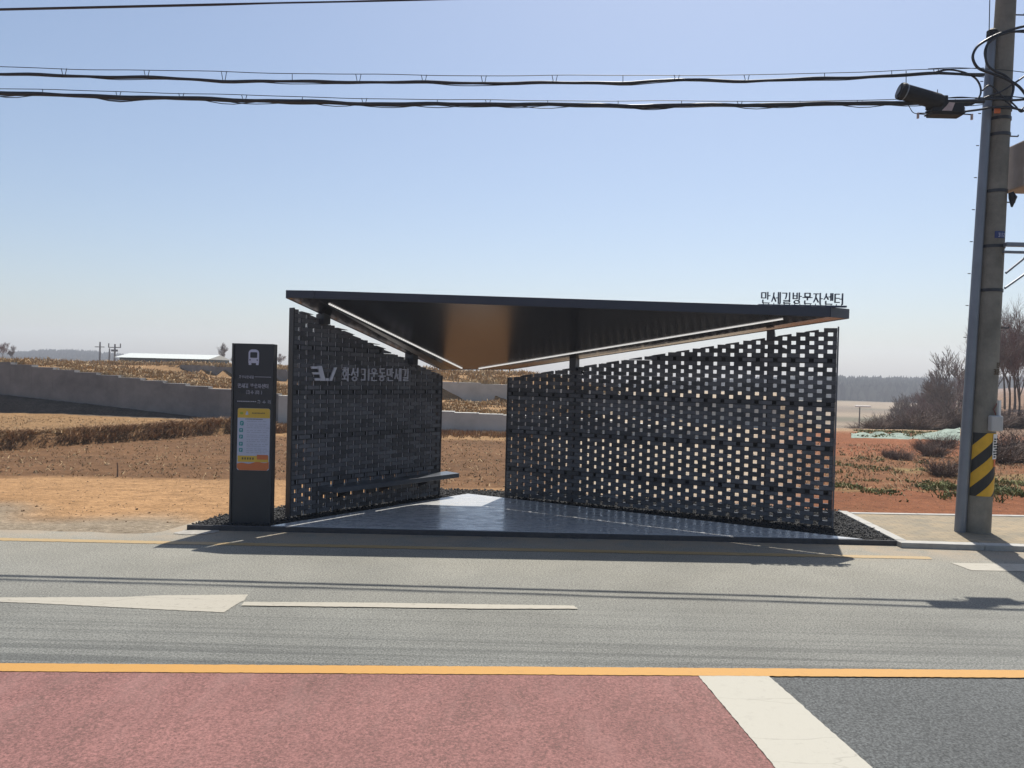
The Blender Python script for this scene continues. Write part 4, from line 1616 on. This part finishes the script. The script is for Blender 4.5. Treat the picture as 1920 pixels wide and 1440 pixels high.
def bundle(label, up, lo, hang, rad, seed, extra):
    t = thing('cable_bundle', at_y(960, lo[6][1], cyY), label, 'overhead cable', CG)
    b = MB(); b.tube(jitter_line(up, 70, 0.004, cyY, seed), 0.005, 5); b.build('support_wire', M['wire_black'], t)
    b = MB()
    n_ = 110
    P = jitter_line(lo, n_, 0.006, cyY, seed + 1)
    rr_ = [rad * (0.85 + 0.3 * abs(math.sin(i * 0.37 + seed))) for i in range(n_ + 1)]
    b.tube(P, rr_, 8)
    b.build('cable', M['wire_black'], t, smooth=True)
    for e in range(extra):
        b = MB()
        Q = []
        for i, p in enumerate(P):
            s_ = math.sin(i * (0.41 + 0.13 * e) + e * 2)
            Q.append(p + Vector((0, 0.012 * math.cos(i * 0.5 + e), -0.012 - 0.02 * max(0, s_) * (1 + e * 0.5))))
        b.tube(Q, 0.0055, 5)
        b.build('drop_wire', M['wire_black'], t)
    for hx in hang:
        b = MB()
        yu = lin([p[0] for p in up], [p[1] for p in up], hx)
        yl_ = lin([p[0] for p in lo], [p[1] for p in lo], hx)
        v = rs.random() < 0.5
        for sgn in ((-1, 1) if v else (0,)):
            b.tube([at_y(hx + sgn * 5, yu - 0.5, cyY), at_y(hx + sgn * 1.5, yl_ + 2, cyY)], 0.0045, 5)
        b.build('cable_hanger', M['wire_black'], t)
    return t


bundle('upper of the two thick black cable bundles crossing the sky, with hangers spaced wide', A_up, A_lo, [-260, -130, -10, 120, 275, 420, 548, 672, 795, 907, 1040, 1168, 1269, 1400, 1546, 1672, 1755], 0.020, 1, 1)
bundle('lower of the two thick black cable bundles crossing the sky, ending at the splice cases', B_up, B_lo, [-350, -200, -60, 80, 222, 340, 458, 567, 683, 820, 915, 1027, 1159, 1278, 1387, 1500, 1612], 0.026, 5, 3)
wt = MB()
wt.tube([at_y(x, lin([-500, 0, 400, 700, 900, 1500], [30, 17, 8, 2, -3, -14], x), 4.6) for x in range(-500, 1501, 100)], 0.005, 6)
wt.tube([at_y(x, lin([-500, 0, 400, 700, 900, 1500], [34, 19.5, 10.5, 0.5, -5, -16], x), 4.61) for x in range(-500, 1501, 100)], 0.0025, 5)
tag(wt.build('overhead_wire', M['wire_black']), 'single thin black wire crossing the top left corner of the sky', 'overhead wire')

# splice cases
cs = at_y(1722, 178, cyY - 0.05)
t = thing('splice_case', cs, 'long black cylindrical splice case hanging tilted from the upper cable near the pole', 'splice case')
e0, e1 = at_y(1686, 170, cyY - 0.05), at_y(1765, 192, cyY - 0.05)
dv = (e1 - e0).normalized()
b = MB()
b.tube([e0, e0 + dv * 0.02, e0 + dv * 0.06, e0 + dv * 0.061, e1 - dv * 0.06, e1], [0.098, 0.108, 0.108, 0.100, 0.098, 0.085], 20)
bd = b.build('case_body', M['black_rubber'], t)
b = MB()
b.tube([e0 + dv * 0.065, e0 + dv * 0.08], 0.103, 20)
b.build('clamp_ring', M['galv'], bd)
b = MB()
b.tube([e0 - dv * 0.004, e0 - dv * 0.012], 0.06, 16)
b.build('end_cap', M['wire_black'], bd)
b = MB()
b.box(e1 + Vector((0.01, 0, 0.02)), (0.10, 0.09, 0.11))
b.tube([e1, e1 + dv * 0.06 - UZ * 0.03], [0.05, 0.02], 8)
b.build('cable_gland', M['black_rubber'], t)
b = MB()
for hx, hy in ((1699, 160), (1758, 180)):
    p = at_y(hx, 133 if hx < 1720 else 168, cyY)
    b.tube([p, at_y(hx, hy, cyY - 0.05)], 0.005, 5)
b.build('hanger', M['wire_black'], t)

cs = at_y(1772, 207, cyY)
t = thing('splice_case', cs, 'flat black splice box with a pinkish label below the tilted cylindrical case', 'splice case')
b = MB()
b.box(cs, (0.40, 0.17, 0.155))
b.box(cs + Vector((0, 0, -0.045)), (0.44, 0.20, 0.02))
bd = b.build('case_body', M['black_rubber'], t, bevel=0.02)
b = MB()
b.add([cs + Vector((-0.10, -0.088, -0.045)), cs + Vector((0.035, -0.088, -0.04)), cs + Vector((0.075, -0.088, 0.07)), cs + Vector((0.0, -0.088, 0.075)), cs + Vector((-0.03, -0.088, 0.03))], [(0, 1, 2, 3, 4)])
b.build('label', M['tag_pink'], bd)
b = MB()
for sx in (-1, 1):
    for kz in (-0.03, 0.01, 0.035):
        b.tube([cs + Vector((sx * 0.2, 0, kz)), cs + Vector((sx * 0.25, 0, kz))], 0.012, 6)
    b.tube([cs + Vector((sx * 0.2, 0, -0.04)), cs + Vector((sx * 0.34, 0, -0.045))], 0.008, 6)
b.build('cable_port', M['wire_black'], t)
for sx in (-1, 1):
    b = MB()
    p = cs + Vector((sx * 0.345, 0, -0.07))
    b.tube([p + UZ * 0.03, p - UZ * 0.04], 0.016, 8)
    b.build('end_plug', M['tag_pink'], t)
b = MB()
b.tube(pxcurve([(1700, 190), (1706, 202), (1714, 212), (1735, 215)], cyY), 0.005, 5)
b.tube([cs + Vector((0.05, 0, 0.07)), at_y(1792, 186, cyY)], 0.006, 5)
b.tube([cs + Vector((-0.12, 0, 0.07)), at_y(1755, 190, cyY)], 0.006, 5)
b.build('hanger', M['wire_black'], t)


# ---------------------------------------------------------------- retaining walls
def retaining(name, xs_, ys_, top, th, label, m, x0, x1, cap=0.0, panel=2.0, sink=0.6, pale=None):
    t = thing(name, (x0, lin(xs_, ys_, x0), 0), label, 'retaining wall')
    x = x0
    k = 0
    while x < x1 - 0.01:
        xe = min(x1, x + panel)
        y0_, y1_ = lin(xs_, ys_, x), lin(xs_, ys_, xe)
        zt_ = lin(top[0], top[1], (x + xe) / 2) + cap
        b = MB()
        g = 0.0015
        b.prism([(x + g, y0_), (xe - g, y1_), (xe - g, y1_ + th), (x + g, y0_ + th)], -sink, zt_)
        mm = pale if (pale and x > -7.4) else m
        b.build('wall_panel', mm, t)
        x = xe
        k += 1
    return t


retaining('retaining_wall', LWX, [y - 0.30 for y in LWY], (LWX, [z + 0.03 for z in LWT]), 0.36,
          'long grey concrete retaining wall stepping down across the field, nearer of the two', M['retaining'], -26, 6.6, 0.03, 0.78, pale=M['retaining_pale'])
retaining('retaining_wall', UWX, [y - 0.30 for y in UWY], (UWX, [z + 0.02 for z in UWT]), 0.36,
          'low grey retaining wall on the upper terrace, farther of the two', M['retaining'], -19.6, 11.2, 0.03, 2.6, pale=M['retaining_pale'])


# ---------------------------------------------------------------- vegetation
def blades(b, x, y, z, n, h, w, spread, rnd, lean=0.5, arch=0.0):
    for _ in range(n):
        a = rnd.uniform(0, 6.283)
        r_ = spread * math.sqrt(rnd.random())
        px, py = x + r_ * math.cos(a), y + r_ * math.sin(a)
        hh_ = h * rnd.uniform(0.5, 1.15)
        la = rnd.uniform(0, 6.283)
        lx, ly = lean * hh_ * rnd.random() * math.cos(la), lean * hh_ * rnd.random() * math.sin(la)
        ww = w * rnd.uniform(0.6, 1.3) / 2
        fa = rnd.uniform(-0.9, 0.9)
        cx_, cy_ = math.cos(fa) * ww, math.sin(fa) * ww
        b.add([(px - cx_, py - cy_, z), (px + cx_, py + cy_, z), (px + lx * 0.45 + cx_ * 0.7, py + ly * 0.45 + cy_ * 0.7, z + hh_ * 0.6), (px + lx * 0.45 - cx_ * 0.7, py + ly * 0.45 - cy_ * 0.7, z + hh_ * 0.6), (px + lx, py + ly, z + hh_ * (1 - arch * rnd.random()))],
              [(0, 1, 2, 3), (3, 2, 4)])


rv = random.Random(11)
b = MB()
# grass on the terraces above the walls
for _ in range(5200):
    x = rv.uniform(-26, 3)
    y0_ = lin(LWX, LWY, x) + 0.1
    y = y0_ + (rv.random() ** 1.6) * 9
    d_ = (y - y0_)
    nz_ = noise.noise(Vector((x * 0.8, y * 0.8, 14)))
    if nz_ < -0.12: continue
    blades(b, x, y, H(x, y) - 0.02, 6, 0.11 + 0.26 * max(0, nz_ + 0.1), 0.022 + 0.0012 * y, 0.24, rv, 1.0, 0.3)
for _ in range(5200):
    x = rv.uniform(-30, 5)
    y0_ = lin(UWX, UWY, x) + 0.1
    y = y0_ + (rv.random() ** 1.5) * 16
    nz_ = noise.noise(Vector((x * 0.5, y * 0.5, 17)))
    if nz_ < -0.15: continue
    blades(b, x, y, H(x, y) - 0.02, 5, 0.14 + 0.42 * max(0, nz_ + 0.1), 0.03 + 0.0012 * y, 0.34, rv, 0.9, 0.3)
for _ in range(1500):     # left end, where the far wall gives way to open scrub
    x = rv.uniform(-40, -17); y = rv.uniform(27, 48)
    blades(b, x, y, H(x, y) - 0.02, 5, 0.14 + 0.4 * max(0, noise.noise(Vector((x * 0.5, y * 0.5, 19)))), 0.06, 0.4, rv, 0.9, 0.3)
tag(b.build('dry_grass', M['dry_grass']), 'tawny dead grass covering the terraces above the grey walls', 'grass', kind='stuff')
b = MB()
for _ in range(2600):     # the low bank
    x = rv.uniform(-15, -6.6)
    yb = lin(RX, RY, x) + noise.noise(Vector((x * 0.9, 0, 5))) * 0.35
    y = yb + rv.uniform(-0.15, 0.55)
    nn = noise.noise(Vector((x * 2.1, 2, 0)))
    if nn < -0.05 and rv.random() < 0.8: continue
    blades(b, x, y, H(x, y) - 0.01, 9, 0.15 + 0.10 * max(0, nn) + 0.06 * ss(-10.5, -8.5, x), 0.02, 0.12, rv, 1.6, 0.5)
for _ in range(700):      # foot of the lower wall in the middle
    x = rv.uniform(-7, 3); y = lin(LWX, LWY, x) - 0.4 - abs(rv.gauss(0, 0.5))
    blades(b, x, y, H(x, y), 8, 0.16, 0.024, 0.15, rv, 0.8)
bt = MB()
for _ in range(1800):
    x = rv.uniform(-15, -6.4)
    yb = lin(RX, RY, x) + noise.noise(Vector((x * 0.9, 0, 5))) * 0.35
    y = yb + rv.uniform(0.2, 1.1)
    blades(bt, x, y, H(x, y) - 0.01, 7, 0.10 + 0.10 * max(0, noise.noise(Vector((x * 1.1, y, 3)))), 0.02, 0.15, rv, 2.2, 0.6)
tag(bt.build('bank_top_grass', M['dry_grass']), 'paler flattened dead grass along the top of the low bank', 'grass', kind='stuff')
tag(b.build('bank_grass', M['rust_grass']), 'rust brown dead grass hanging over the low bank in the field', 'grass', kind='stuff')
# stubble and clods
b = MB()
for _ in range(2600):
    y = rv.uniform(13.2, 23); x = rv.uniform(-0.8 * y, 0.1 * y)
    blades(b, x, y, H(x, y), 2, 0.05, 0.018, 0.06, rv, 2.0)
for _ in range(1200):
    y = rv.uniform(13.5, 24); x = rv.uniform(0.38 * y, 0.8 * y)
    blades(b, x, y, H(x, y), 3, 0.08, 0.018, 0.08, rv, 1.6)
tag(b.build('stubble', M['dry_grass']), 'short pale crop stubble scattered over the tilled field', 'stubble', kind='stuff')
b = MB()
for _ in range(3800):
    y = rv.uniform(9.5, 23) if rv.random() < 0.65 else rv.uniform(9.4, 13)
    x = rv.uniform(-0.75 * y, 0.8 * y)
    if -3.9 < x < 4.7 and y < 12.7: continue
    if x > 4.6 and y < 11.5: continue
    s_ = rv.uniform(0.004, 0.015) * (1 + 1.2 * (y > 13))
    if rv.random() < 0.03: s_ *= 2
    stone_mesh(b, x, y, H(x, y) + s_ * 0.2, s_)
tag(b.build('soil_clods', M['stone']), 'small clods and pebbles lying on the bare soil', 'soil clods', kind='stuff')
# green ground cover on the right
b = MB()
for _ in range(2000):
    y = rv.gauss(14.2, 0.5); x = rv.uniform(0.42 * y, 0.85 * y)
    u_ = x / y
    if noise.noise(Vector((x * 1.3, y * 1.8, 6))) < -0.02 + 0.15 * (u_ < 0.54): continue
    blades(b, x, y, H(x, y), 5, 0.06 + 0.07 * (u_ > 0.56), 0.03, 0.12, rv, 1.4, 0.4)
for _ in range(260):
    y = rv.uniform(27, 32); x = rv.uniform(0.46 * y, 0.58 * y)
    blades(b, x, y, H(x, y), 5, 0.08, 0.05, 0.35, rv, 1.6)
for _ in range(500):
    y = rv.gauss(18, 1.0); x = rv.uniform(0.43 * y, 0.55 * y)
    if noise.noise(Vector((x * 0.8, y * 0.8, 6))) < 0.1: continue
    blades(b, x, y, H(x, y), 4, 0.06, 0.03, 0.12, rv, 1.4, 0.4)
tag(b.build('green_weeds', M['green_leaf']), 'low fresh green weeds along the edge of the red field', 'weeds', kind='stuff')


# bare shrubs
def shrub_mesh(seed, n=260, h=0.6, w=0.6):
    rn = random.Random(seed)
    b = MB()
    for _ in range(n):
        a = rn.uniform(0, 6.283)
        r0 = w * 0.35 * math.sqrt(rn.random())
        p = Vector((r0 * math.cos(a), r0 * math.sin(a), 0))
        d = Vector((math.cos(a) * rn.uniform(0.1, 0.9), math.sin(a) * rn.uniform(0.1, 0.9), 1)).normalized()
        L = h * rn.uniform(0.5, 1.1)
        P = [p]
        for k in range(4):
            d = (d + Vector((rn.gauss(0, .22), rn.gauss(0, .22), rn.gauss(0, .12)))).normalized()
            P.append(P[-1] + d * L / 4)
        b.tube(P, [0.007, 0.006, 0.005, 0.004, 0.0025], 3, cap=False)
        for k in range(3):
            q = P[rn.randint(1, 4)]
            e = (d + Vector((rn.gauss(0, .7), rn.gauss(0, .7), rn.gauss(0, .4)))).normalized()
            b.tube([q, q + e * L * 0.22, q + e * L * 0.36 + Vector((0, 0, 0.02))], [0.004, 0.003, 0.002], 3, cap=False)
    return b


SH = [shrub_mesh(s).build('bare_shrub', M['brush']) for s in (21, 22, 23)]
shrub_spots = [  # px, Y, scale, label
    (1690, 19.5, 0.62, 'grey leafless shrub in the middle of the red field'),
    (1668, 20.2, 0.4, 'small grey leafless shrub left of the larger one in the red field'),
    (1752, 20.5, 0.75, 'purplish leafless shrub nearest the left edge of the cable cover'),
    (1775, 16.2, 0.8, 'dark leafless shrub low against the cable cover above the green weeds'),
    (1735, 22.5, 0.6, 'thin leafless shrub behind the purplish one beside the cable cover'),
    (1772, 23.5, 0.8, 'tall leafless shrub behind the cable cover, below the green net'),
    (1868, 19.5, 1.2, 'big dark tangle of bare brush immediately right of the warning wrap'),
    (1888, 20.4, 1.4, 'tallest dark bare brush heap right of the utility pole'),
    (1908, 19.9, 1.0, 'lower dark bare brush at the right end of the heap'),
    (1640, 40, 1.2, 'leafless bush left of the net beyond the red field'),
    (1664, 42, 1.6, 'broad leafless bush behind the left end of the green net'),
    (1694, 42, 1.7, 'leafless bush behind the middle of the green net'),
    (1722, 36, 1.6, 'dark dense bush behind the rise of the green net'),
    (1748, 37, 1.8, 'dark dense bush right of the one behind the net'),
    (1776, 38, 2.0, 'dark bush at the right end of the net beside the cable cover'),
    (1610, 48, 1.2, 'low brush at the edge of the valley near the right brick screen'),
    (1800, 37, 2.0, 'dark brush showing just behind the pole foot'),
    (1860, 33, 1.5, 'brown bush at the foot of the wood right of the pole'),
    (1900, 34, 1.6, 'brown bush at the foot of the wood at the right edge'),
]
for i, (px_, Y_, s_, lab) in enumerate(shrub_spots):
    src_ = SH[i % 3]
    o = src_ if i < 3 else src_.copy()
    if i >= 3: col.objects.link(o)
    X_s = at_y(px_, 800, Y_).x
    o.location = (X_s, Y_, H(X_s, Y_) - 0.03)
    o.scale = (s_ * 1.25, s_ * 1.1, s_ * 0.85)
    o.rotation_euler = (0, 0, i * 1.3)
    tag(o, lab, 'shrub', 'leafless shrubs in the right fields')


# bare trees
def tree_meshes(seed, height=5.0, spread=0.55, rmin=0.010, depth=5):
    rn = random.Random(seed)
    trunk, crown = MB(), MB()

    def grow(p, d, L, r_, lev):
        n_ = 4 if lev < 3 else 3
        P, Q = [p], [r_]
        for k in range(n_):
            cv = 0.05 if lev < 1 else 0.11
            d = (d + Vector((rn.gauss(0, cv), rn.gauss(0, cv), rn.gauss(0, .05) + 0.05))).normalized()
            P.append(P[-1] + d * L / n_)
            Q.append(r_ * (1 - 0.45 * (k + 1) / n_))
        (trunk if lev <= 1 else crown).tube(P, Q, 6 if lev <= 1 else 3, cap=False)
        if lev >= depth:
            return
        nb_ = rn.randint(3, 4) if lev < depth - 1 else rn.randint(3, 5)
        for k in range(nb_):
            t = rn.uniform(0.35, 1.0)
            i_ = min(n_ - 1, int(t * n_))
            q = P[i_].lerp(P[i_ + 1], t * n_ - i_)
            ax = Vector((rn.gauss(0, 1), rn.gauss(0, 1), rn.gauss(0, 0.4)))
            ax = (ax - d * ax.dot(d)).normalized()
            e = (d + ax * rn.uniform(0.4, 1.0) * (spread / 0.55) + Vector((0, 0, 0.15))).normalized()
            grow(q, e, L * rn.uniform(0.55, 0.78), max(rmin, Q[i_] * 0.6), lev + 1)
        grow(P[-1], (d + Vector((rn.gauss(0, .2), rn.gauss(0, .2), .1))).normalized(), L * 0.72, max(rmin, Q[-1] * 0.85), lev + 1)
    grow(Vector((0, 0, 0)), Vector((0, 0, 1)), height * 0.36, height * 0.014, 0)
    return trunk, crown


TREES = []
for s_, red, rm_ in ((31, 0, .012), (32, 1, .012), (33, 0, .012), (34, 1, .012), (35, 0, .0055), (36, 1, .0055), (37, 1, .0055), (38, 0, .0055)):
    tr, cr = tree_meshes(s_, 5.0, 0.42 + 0.05 * (s_ % 3), rm_)
    e = thing('bare_tree', (0, 0, 0), 'x', 'tree')
    tr.build('trunk', M['bark'], e)
    cr.build('crown', M['twig_red'] if red else M['twig'], e)
    TREES.append(e)
tree_spots = [  # px, Y, height scale, kind, label
    (1872, 36, 0.92, 0, 'leafless tree just right of the utility pole at the wood edge'),
    (1893, 38, 1.05, 1, 'reddish leafless tree in the wood, second right of the pole'),
    (1912, 36, 1.0, 2, 'leafless tree at the right edge of the picture, front of the wood'),
    (1930, 37, 1.05, 3, 'reddish leafless tree cut by the right edge of the picture'),
    (1862, 44, 1.05, 1, 'leafless tree deeper in the wood, partly behind the pole'),
    (1884, 46, 1.30, 0, 'tallest leafless tree standing above the wood right of the pole'),
    (1903, 45, 1.28, 2, 'tall leafless tree deeper in the wood near the right edge'),
    (1922, 48, 1.35, 3, 'tall reddish tree deepest in the wood at the right edge'),
    (1850, 50, 1.1, 2, 'leafless tree hidden for the most part by the utility pole'),
    (1948, 40, 1.1, 0, 'leafless tree just past the right edge'),
    (1698, 72, 1.02, 0, 'leftmost leafless tree of the clump above the green net'),
    (1712, 78, 1.1, 2, 'leafless tree second from the left in the clump above the net'),
    (1726, 70, 1.0, 1, 'leafless tree in the middle of the clump above the net'),
    (1742, 74, 1.12, 0, 'dark leafless tree right of the middle of the clump above the net'),
    (1757, 68, 1.05, 3, 'leafless tree near the right end of the clump above the net'),
    (1770, 72, 1.18, 2, 'leafless tree beside the cable cover in the clump above the net'),
    (1786, 62, 1.42, 0, 'tall leafless tree touching the cable cover, above the clump'),
    (1800, 66, 1.25, 1, 'leafless tree half hidden behind the cable cover'),
    (1734, 84, 1.2, 3, 'farthest leafless tree in the clump above the net'),
    (410, 100, 0.62, 2, 'small lone leafless tree on the skyline left of the pylon'),
    (438, 108, 0.40, 0, 'little leafless tree on the skyline partly behind the pylon'),
    (523, 110, 0.42, 1, 'little leafless tree on the skyline between the pylon and left screen'),
    (3, 95, 0.5, 3, 'small leafless tree on the skyline at the left edge of the picture'),
    (22, 105, 0.45, 0, 'low leafless tree on the skyline next to the left edge'),
]
used = set()
for i, (px_, Y_, s_, kd_, lab) in enumerate(tree_spots):
    if Y_ < 58: kd_ += 4
    e = TREES[kd_]
    if kd_ in used:
        e = copy_tree(TREES[kd_])
    used.add(kd_)
    X_s = at_y(px_, 760, Y_).x
    e.location = (X_s, Y_, H(X_s, Y_) - 0.05)
    e.rotation_euler = (0, 0, i * 2.1)
    e.scale = (s_ * (1.0 if Y_ > 60 else 0.8), s_ * (1.0 if Y_ > 60 else 0.8), s_)
    tag(e, lab, 'tree', 'leafless trees on the horizon' if px_ < 600 else 'leafless trees of the right wood')

# green net along the far edge of the red field
b = MB()
tops = [(1596, 824), (1625, 818), (1650, 817), (1675, 820), (1700, 821), (1722, 816), (1742, 811), (1765, 807), (1800, 804)]
nn_ = 60
rows = 5
vs, fs = [], []
for i in range(nn_ + 1):
    px_ = 1596 + (1800 - 1596) * i / nn_
    yt = lin([p[0] for p in tops], [p[1] for p in tops], px_)
    for j in range(rows + 1):
        Yj = 26.2 + 0.5 * j
        Xj = at_y(px_, 820, 27).x / 27 * Yj
        zt2 = at_y(px_, yt, 28.5).z
        g0 = H(Xj, Yj)
        f_ = math.sin(PI * min(1, (j / rows) * 0.62 + 0.02))
        z_ = g0 + max(0.03, (zt2 - g0)) * f_ + (noise.noise(Vector((Xj * 2.5, Yj * 2.5, 0))) * 0.09 + noise.noise(Vector((Xj * 0.9, Yj * 2, 5))) * 0.08) * (0 < j) - 0.05 * (j == 0)
        vs.append((Xj, Yj, z_))
for i in range(nn_):
    for j in range(rows):
        a = i * (rows + 1) + j
        fs.append((a, a + rows + 1, a + rows + 2, a + 1))
b.add(vs, fs)
tag(b.build('ground_net', M['net'], smooth=True), 'rumpled pale green net sheet lying along the far edge of the red field', 'net')

# small far things
px_, Y_ = 1611, 60
X_s = at_y(px_, 800, Y_).x
zg = H(X_s, Y_)
t = thing('field_post', (X_s, Y_, zg), 'thin dark post with a flat white top standing in the valley right of the screen', 'post')
zt3 = at_y(px_, 762, Y_).z
b = MB(); b.tube([(X_s, Y_, zg - 0.1), (X_s, Y_, zt3)], 0.05, 8); b.build('pole', M['far_post'], t)
b = MB(); b.box((X_s + 0.25, Y_, zt3), (1.1, 0.4, 0.13)); b.build('flat_top', M['tag_white'], t, bevel=0.02)

sx_ = at_z(220, 893, 0.03)
b = MB(); b.tube([(sx_.x, sx_.y, -0.02), (sx_.x + 0.004, sx_.y, 0.14), (sx_.x - 0.006, sx_.y, 0.27)], [0.016, 0.013, 0.010], 7)
tag(b.build('stake', M['wood']), 'thin short wooden stake at the edge of the tilled field on the left', 'stake')

# low building with a pale roof on the left skyline
Y_ = 84
t = thing('low_building', (at_y(305, 680, Y_).x, Y_, 1.93), 'long low farm building with a pale roof and dark green wall on the left skyline', 'building')
xa_, xb_ = at_y(224, 676, Y_).x, at_y(392, 682, Y_).x
zr_, zw_ = at_y(305, 663.5, Y_).z, at_y(305, 671.5, Y_).z
b = MB(); b.prism([(xa_, Y_), (xb_, Y_), (xb_, Y_ + 6), (xa_, Y_ + 6)], 1.0, zw_); b.build('wall', M['green_wall'], t)
b = MB()
b.add([(xa_ - 0.4, Y_ - 0.4, zw_ - 0.02), (xb_ + 0.1, Y_ - 0.4, zw_ - 0.02), (xb_ + 0.1, Y_ + 3, zr_ + 0.05), (xa_ - 0.4, Y_ + 3, zr_ + 0.05), (xa_ - 0.4, Y_ + 6.4, zw_ - 0.02), (xb_ + 0.1, Y_ + 6.4, zw_ - 0.02)],
      [(0, 1, 2, 3), (3, 2, 5, 4), (0, 3, 4), (1, 5, 2), (0, 4, 5, 1)])
b.build('roof', M['green_roof'], t)
for k in range(9):
    b = MB()
    xk = xa_ + (xb_ - xa_) * (k + 0.5) / 9
    b.box((xk, Y_ - 0.015, zw_ - 0.28), (0.55, 0.03, 0.28))
    b.build('window', M['far_post'], t)

# distant power poles
for (px_, ptop, Y_, arms, lab) in ((187, 641, 120, 1, 'leftmost thin distant power pole with one short arm on the skyline'),
                                  (205, 653, 130, 0, 'shortest bare distant pole between the two armed ones'),
                                  (215, 645, 110, 2, 'rightmost distant power pole with a wide forked head')):
    X_s = at_y(px_, 680, Y_).x
    zt3 = at_y(px_, ptop, Y_).z
    t = thing('power_pole', (X_s, Y_, H(X_s, Y_)), lab, 'power pole', 'power poles on the left skyline')
    b = MB(); b.tube([(X_s, Y_, 1.0), (X_s, Y_, zt3)], [0.17, 0.11], 7); b.build('shaft', M['far_post'], t)
    if arms:
        b = MB()
        b.box((X_s, Y_ - 0.1, zt3 - (0.8 if arms == 1 else 0.5)), (1.5 if arms == 1 else 1.8, 0.1, 0.12))
        if arms == 2:
            b.box((X_s, Y_ - 0.1, zt3 - 0.95), (0.9, 0.2, 0.3))
            for q in (-0.85, 0.85):
                b.box((X_s + q, Y_ - 0.1, zt3 - 0.2), (0.12, 0.1, 0.55))
        b.build('cross_arm', M['far_post'], t)


# hills with woods
def ridge(name, pts_, Y_, dep, base, m):
    """pts_: (px, py of the skyline)"""
    b = MB()
    n_ = 160
    vs, fs = [], []
    for i in range(n_ + 1):
        px_ = pts_[0][0] + (pts_[-1][0] - pts_[0][0]) * i / n_
        yy = lin([p[0] for p in pts_], [p[1] for p in pts_], px_)
        top = at_y(px_, yy, Y_)
        top.z -= 0.012 * Y_ * 0.5
        for j in range(9):
            f_ = (j - 4) / 4
            yj = Y_ + dep * f_
            h = (1 - abs(f_) ** 1.5)
            z_ = base + (top.z - base) * h * (1 + 0.10 * noise.noise(Vector((top.x * 0.03, yj * 0.03, 2))))
            vs.append((top.x / Y_ * yj, yj, z_))
    for i in range(n_):
        for j in range(8):
            a = i * 9 + j
            fs.append((a, a + 9, a + 10, a + 1))
    b.add(vs, fs)
    o = b.build(name, m, smooth=True)
    o['kind'] = 'structure'
    return vs


def wood_on(name, vs, n, h, w, label, m, seed):
    rn = random.Random(seed)
    b = MB()
    cols_ = len(vs) // 9
    for _ in range(n):
        i = rn.random() * (cols_ - 1.001)
        j = rn.uniform(0.5, 4.6)
        i0_, j0_ = int(i), int(j)
        a = Vector(vs[i0_ * 9 + j0_]); c = Vector(vs[(i0_ + 1) * 9 + j0_]); d = Vector(vs[i0_ * 9 + j0_ + 1])
        p = a + (c - a) * (i - i0_) + (d - a) * (j - j0_)
        hh_ = h * rn.uniform(0.6, 1.2)
        for k in range(5):
            ax = rn.gauss(0, 0.28) * w
            ay = rn.gauss(0, 0.28) * w
            ww = w * rn.uniform(0.10, 0.22)
            b.add([(p.x + ax * 0.3 - ww * 0.3, p.y + ay, p.z - 0.3), (p.x + ax * 0.3 + ww * 0.3, p.y + ay, p.z - 0.3), (p.x + ax + ww, p.y + ay, p.z + hh_ * rn.uniform(0.5, 0.8)), (p.x + ax + rn.uniform(-.3, .3) * ww, p.y + ay, p.z + hh_ * rn.uniform(0.85, 1.1)), (p.x + ax - ww, p.y + ay, p.z + hh_ * rn.uniform(0.5, 0.8))], [(0, 1, 2, 3, 4)])
    return tag(b.build(name, m), label, 'wood', kind='stuff')


vr = ridge('hill', [(1050, 742), (1200, 736), (1350, 728), (1450, 722), (1560, 720.5), (1650, 722), (1750, 724), (1900, 722), (2100, 728)], 420, 120, -7.5, M['far_wood'])
wood_on('far_wood', vr, 5200, 6.5, 6, 'grey leafless wood covering the distant ridge on the right', M['far_wood'], 5)
vl = ridge('left_hill', [(-200, 672), (-60, 671), (0, 668), (50, 662.5), (90, 660), (130, 661), (180, 664), (230, 670), (300, 680), (420, 690)], 520, 150, -8, M['far_wood'])
wood_on('left_wood', vl, 2600, 5, 6, 'blue grey wood on the small distant hill on the left', M['far_wood'], 6)

# ---------------------------------------------------------------- haze
HAZE = 0.0009
if HAZE:
    hz = MB()
    hz.box((0, 400, 17), (3400, 1300, 56))
    m = bpy.data.materials.new('haze')
    m.use_nodes = True
    n, l = m.node_tree.nodes, m.node_tree.links
    n.remove(n['Principled BSDF'])
    pvn = n.new('ShaderNodeVolumePrincipled')
    pvn.inputs['Color'].default_value = (0.88, 0.92, 1.0, 1)
    pvn.inputs['Density'].default_value = HAZE
    pvn.inputs['Anisotropy'].default_value = 0.2
    l.new(pvn.outputs[0], n['Material Output'].inputs['Volume'])
    o = hz.build('haze', m)
    tag(o, 'thin pale blue haze over the far fields', 'haze', kind='stuff')
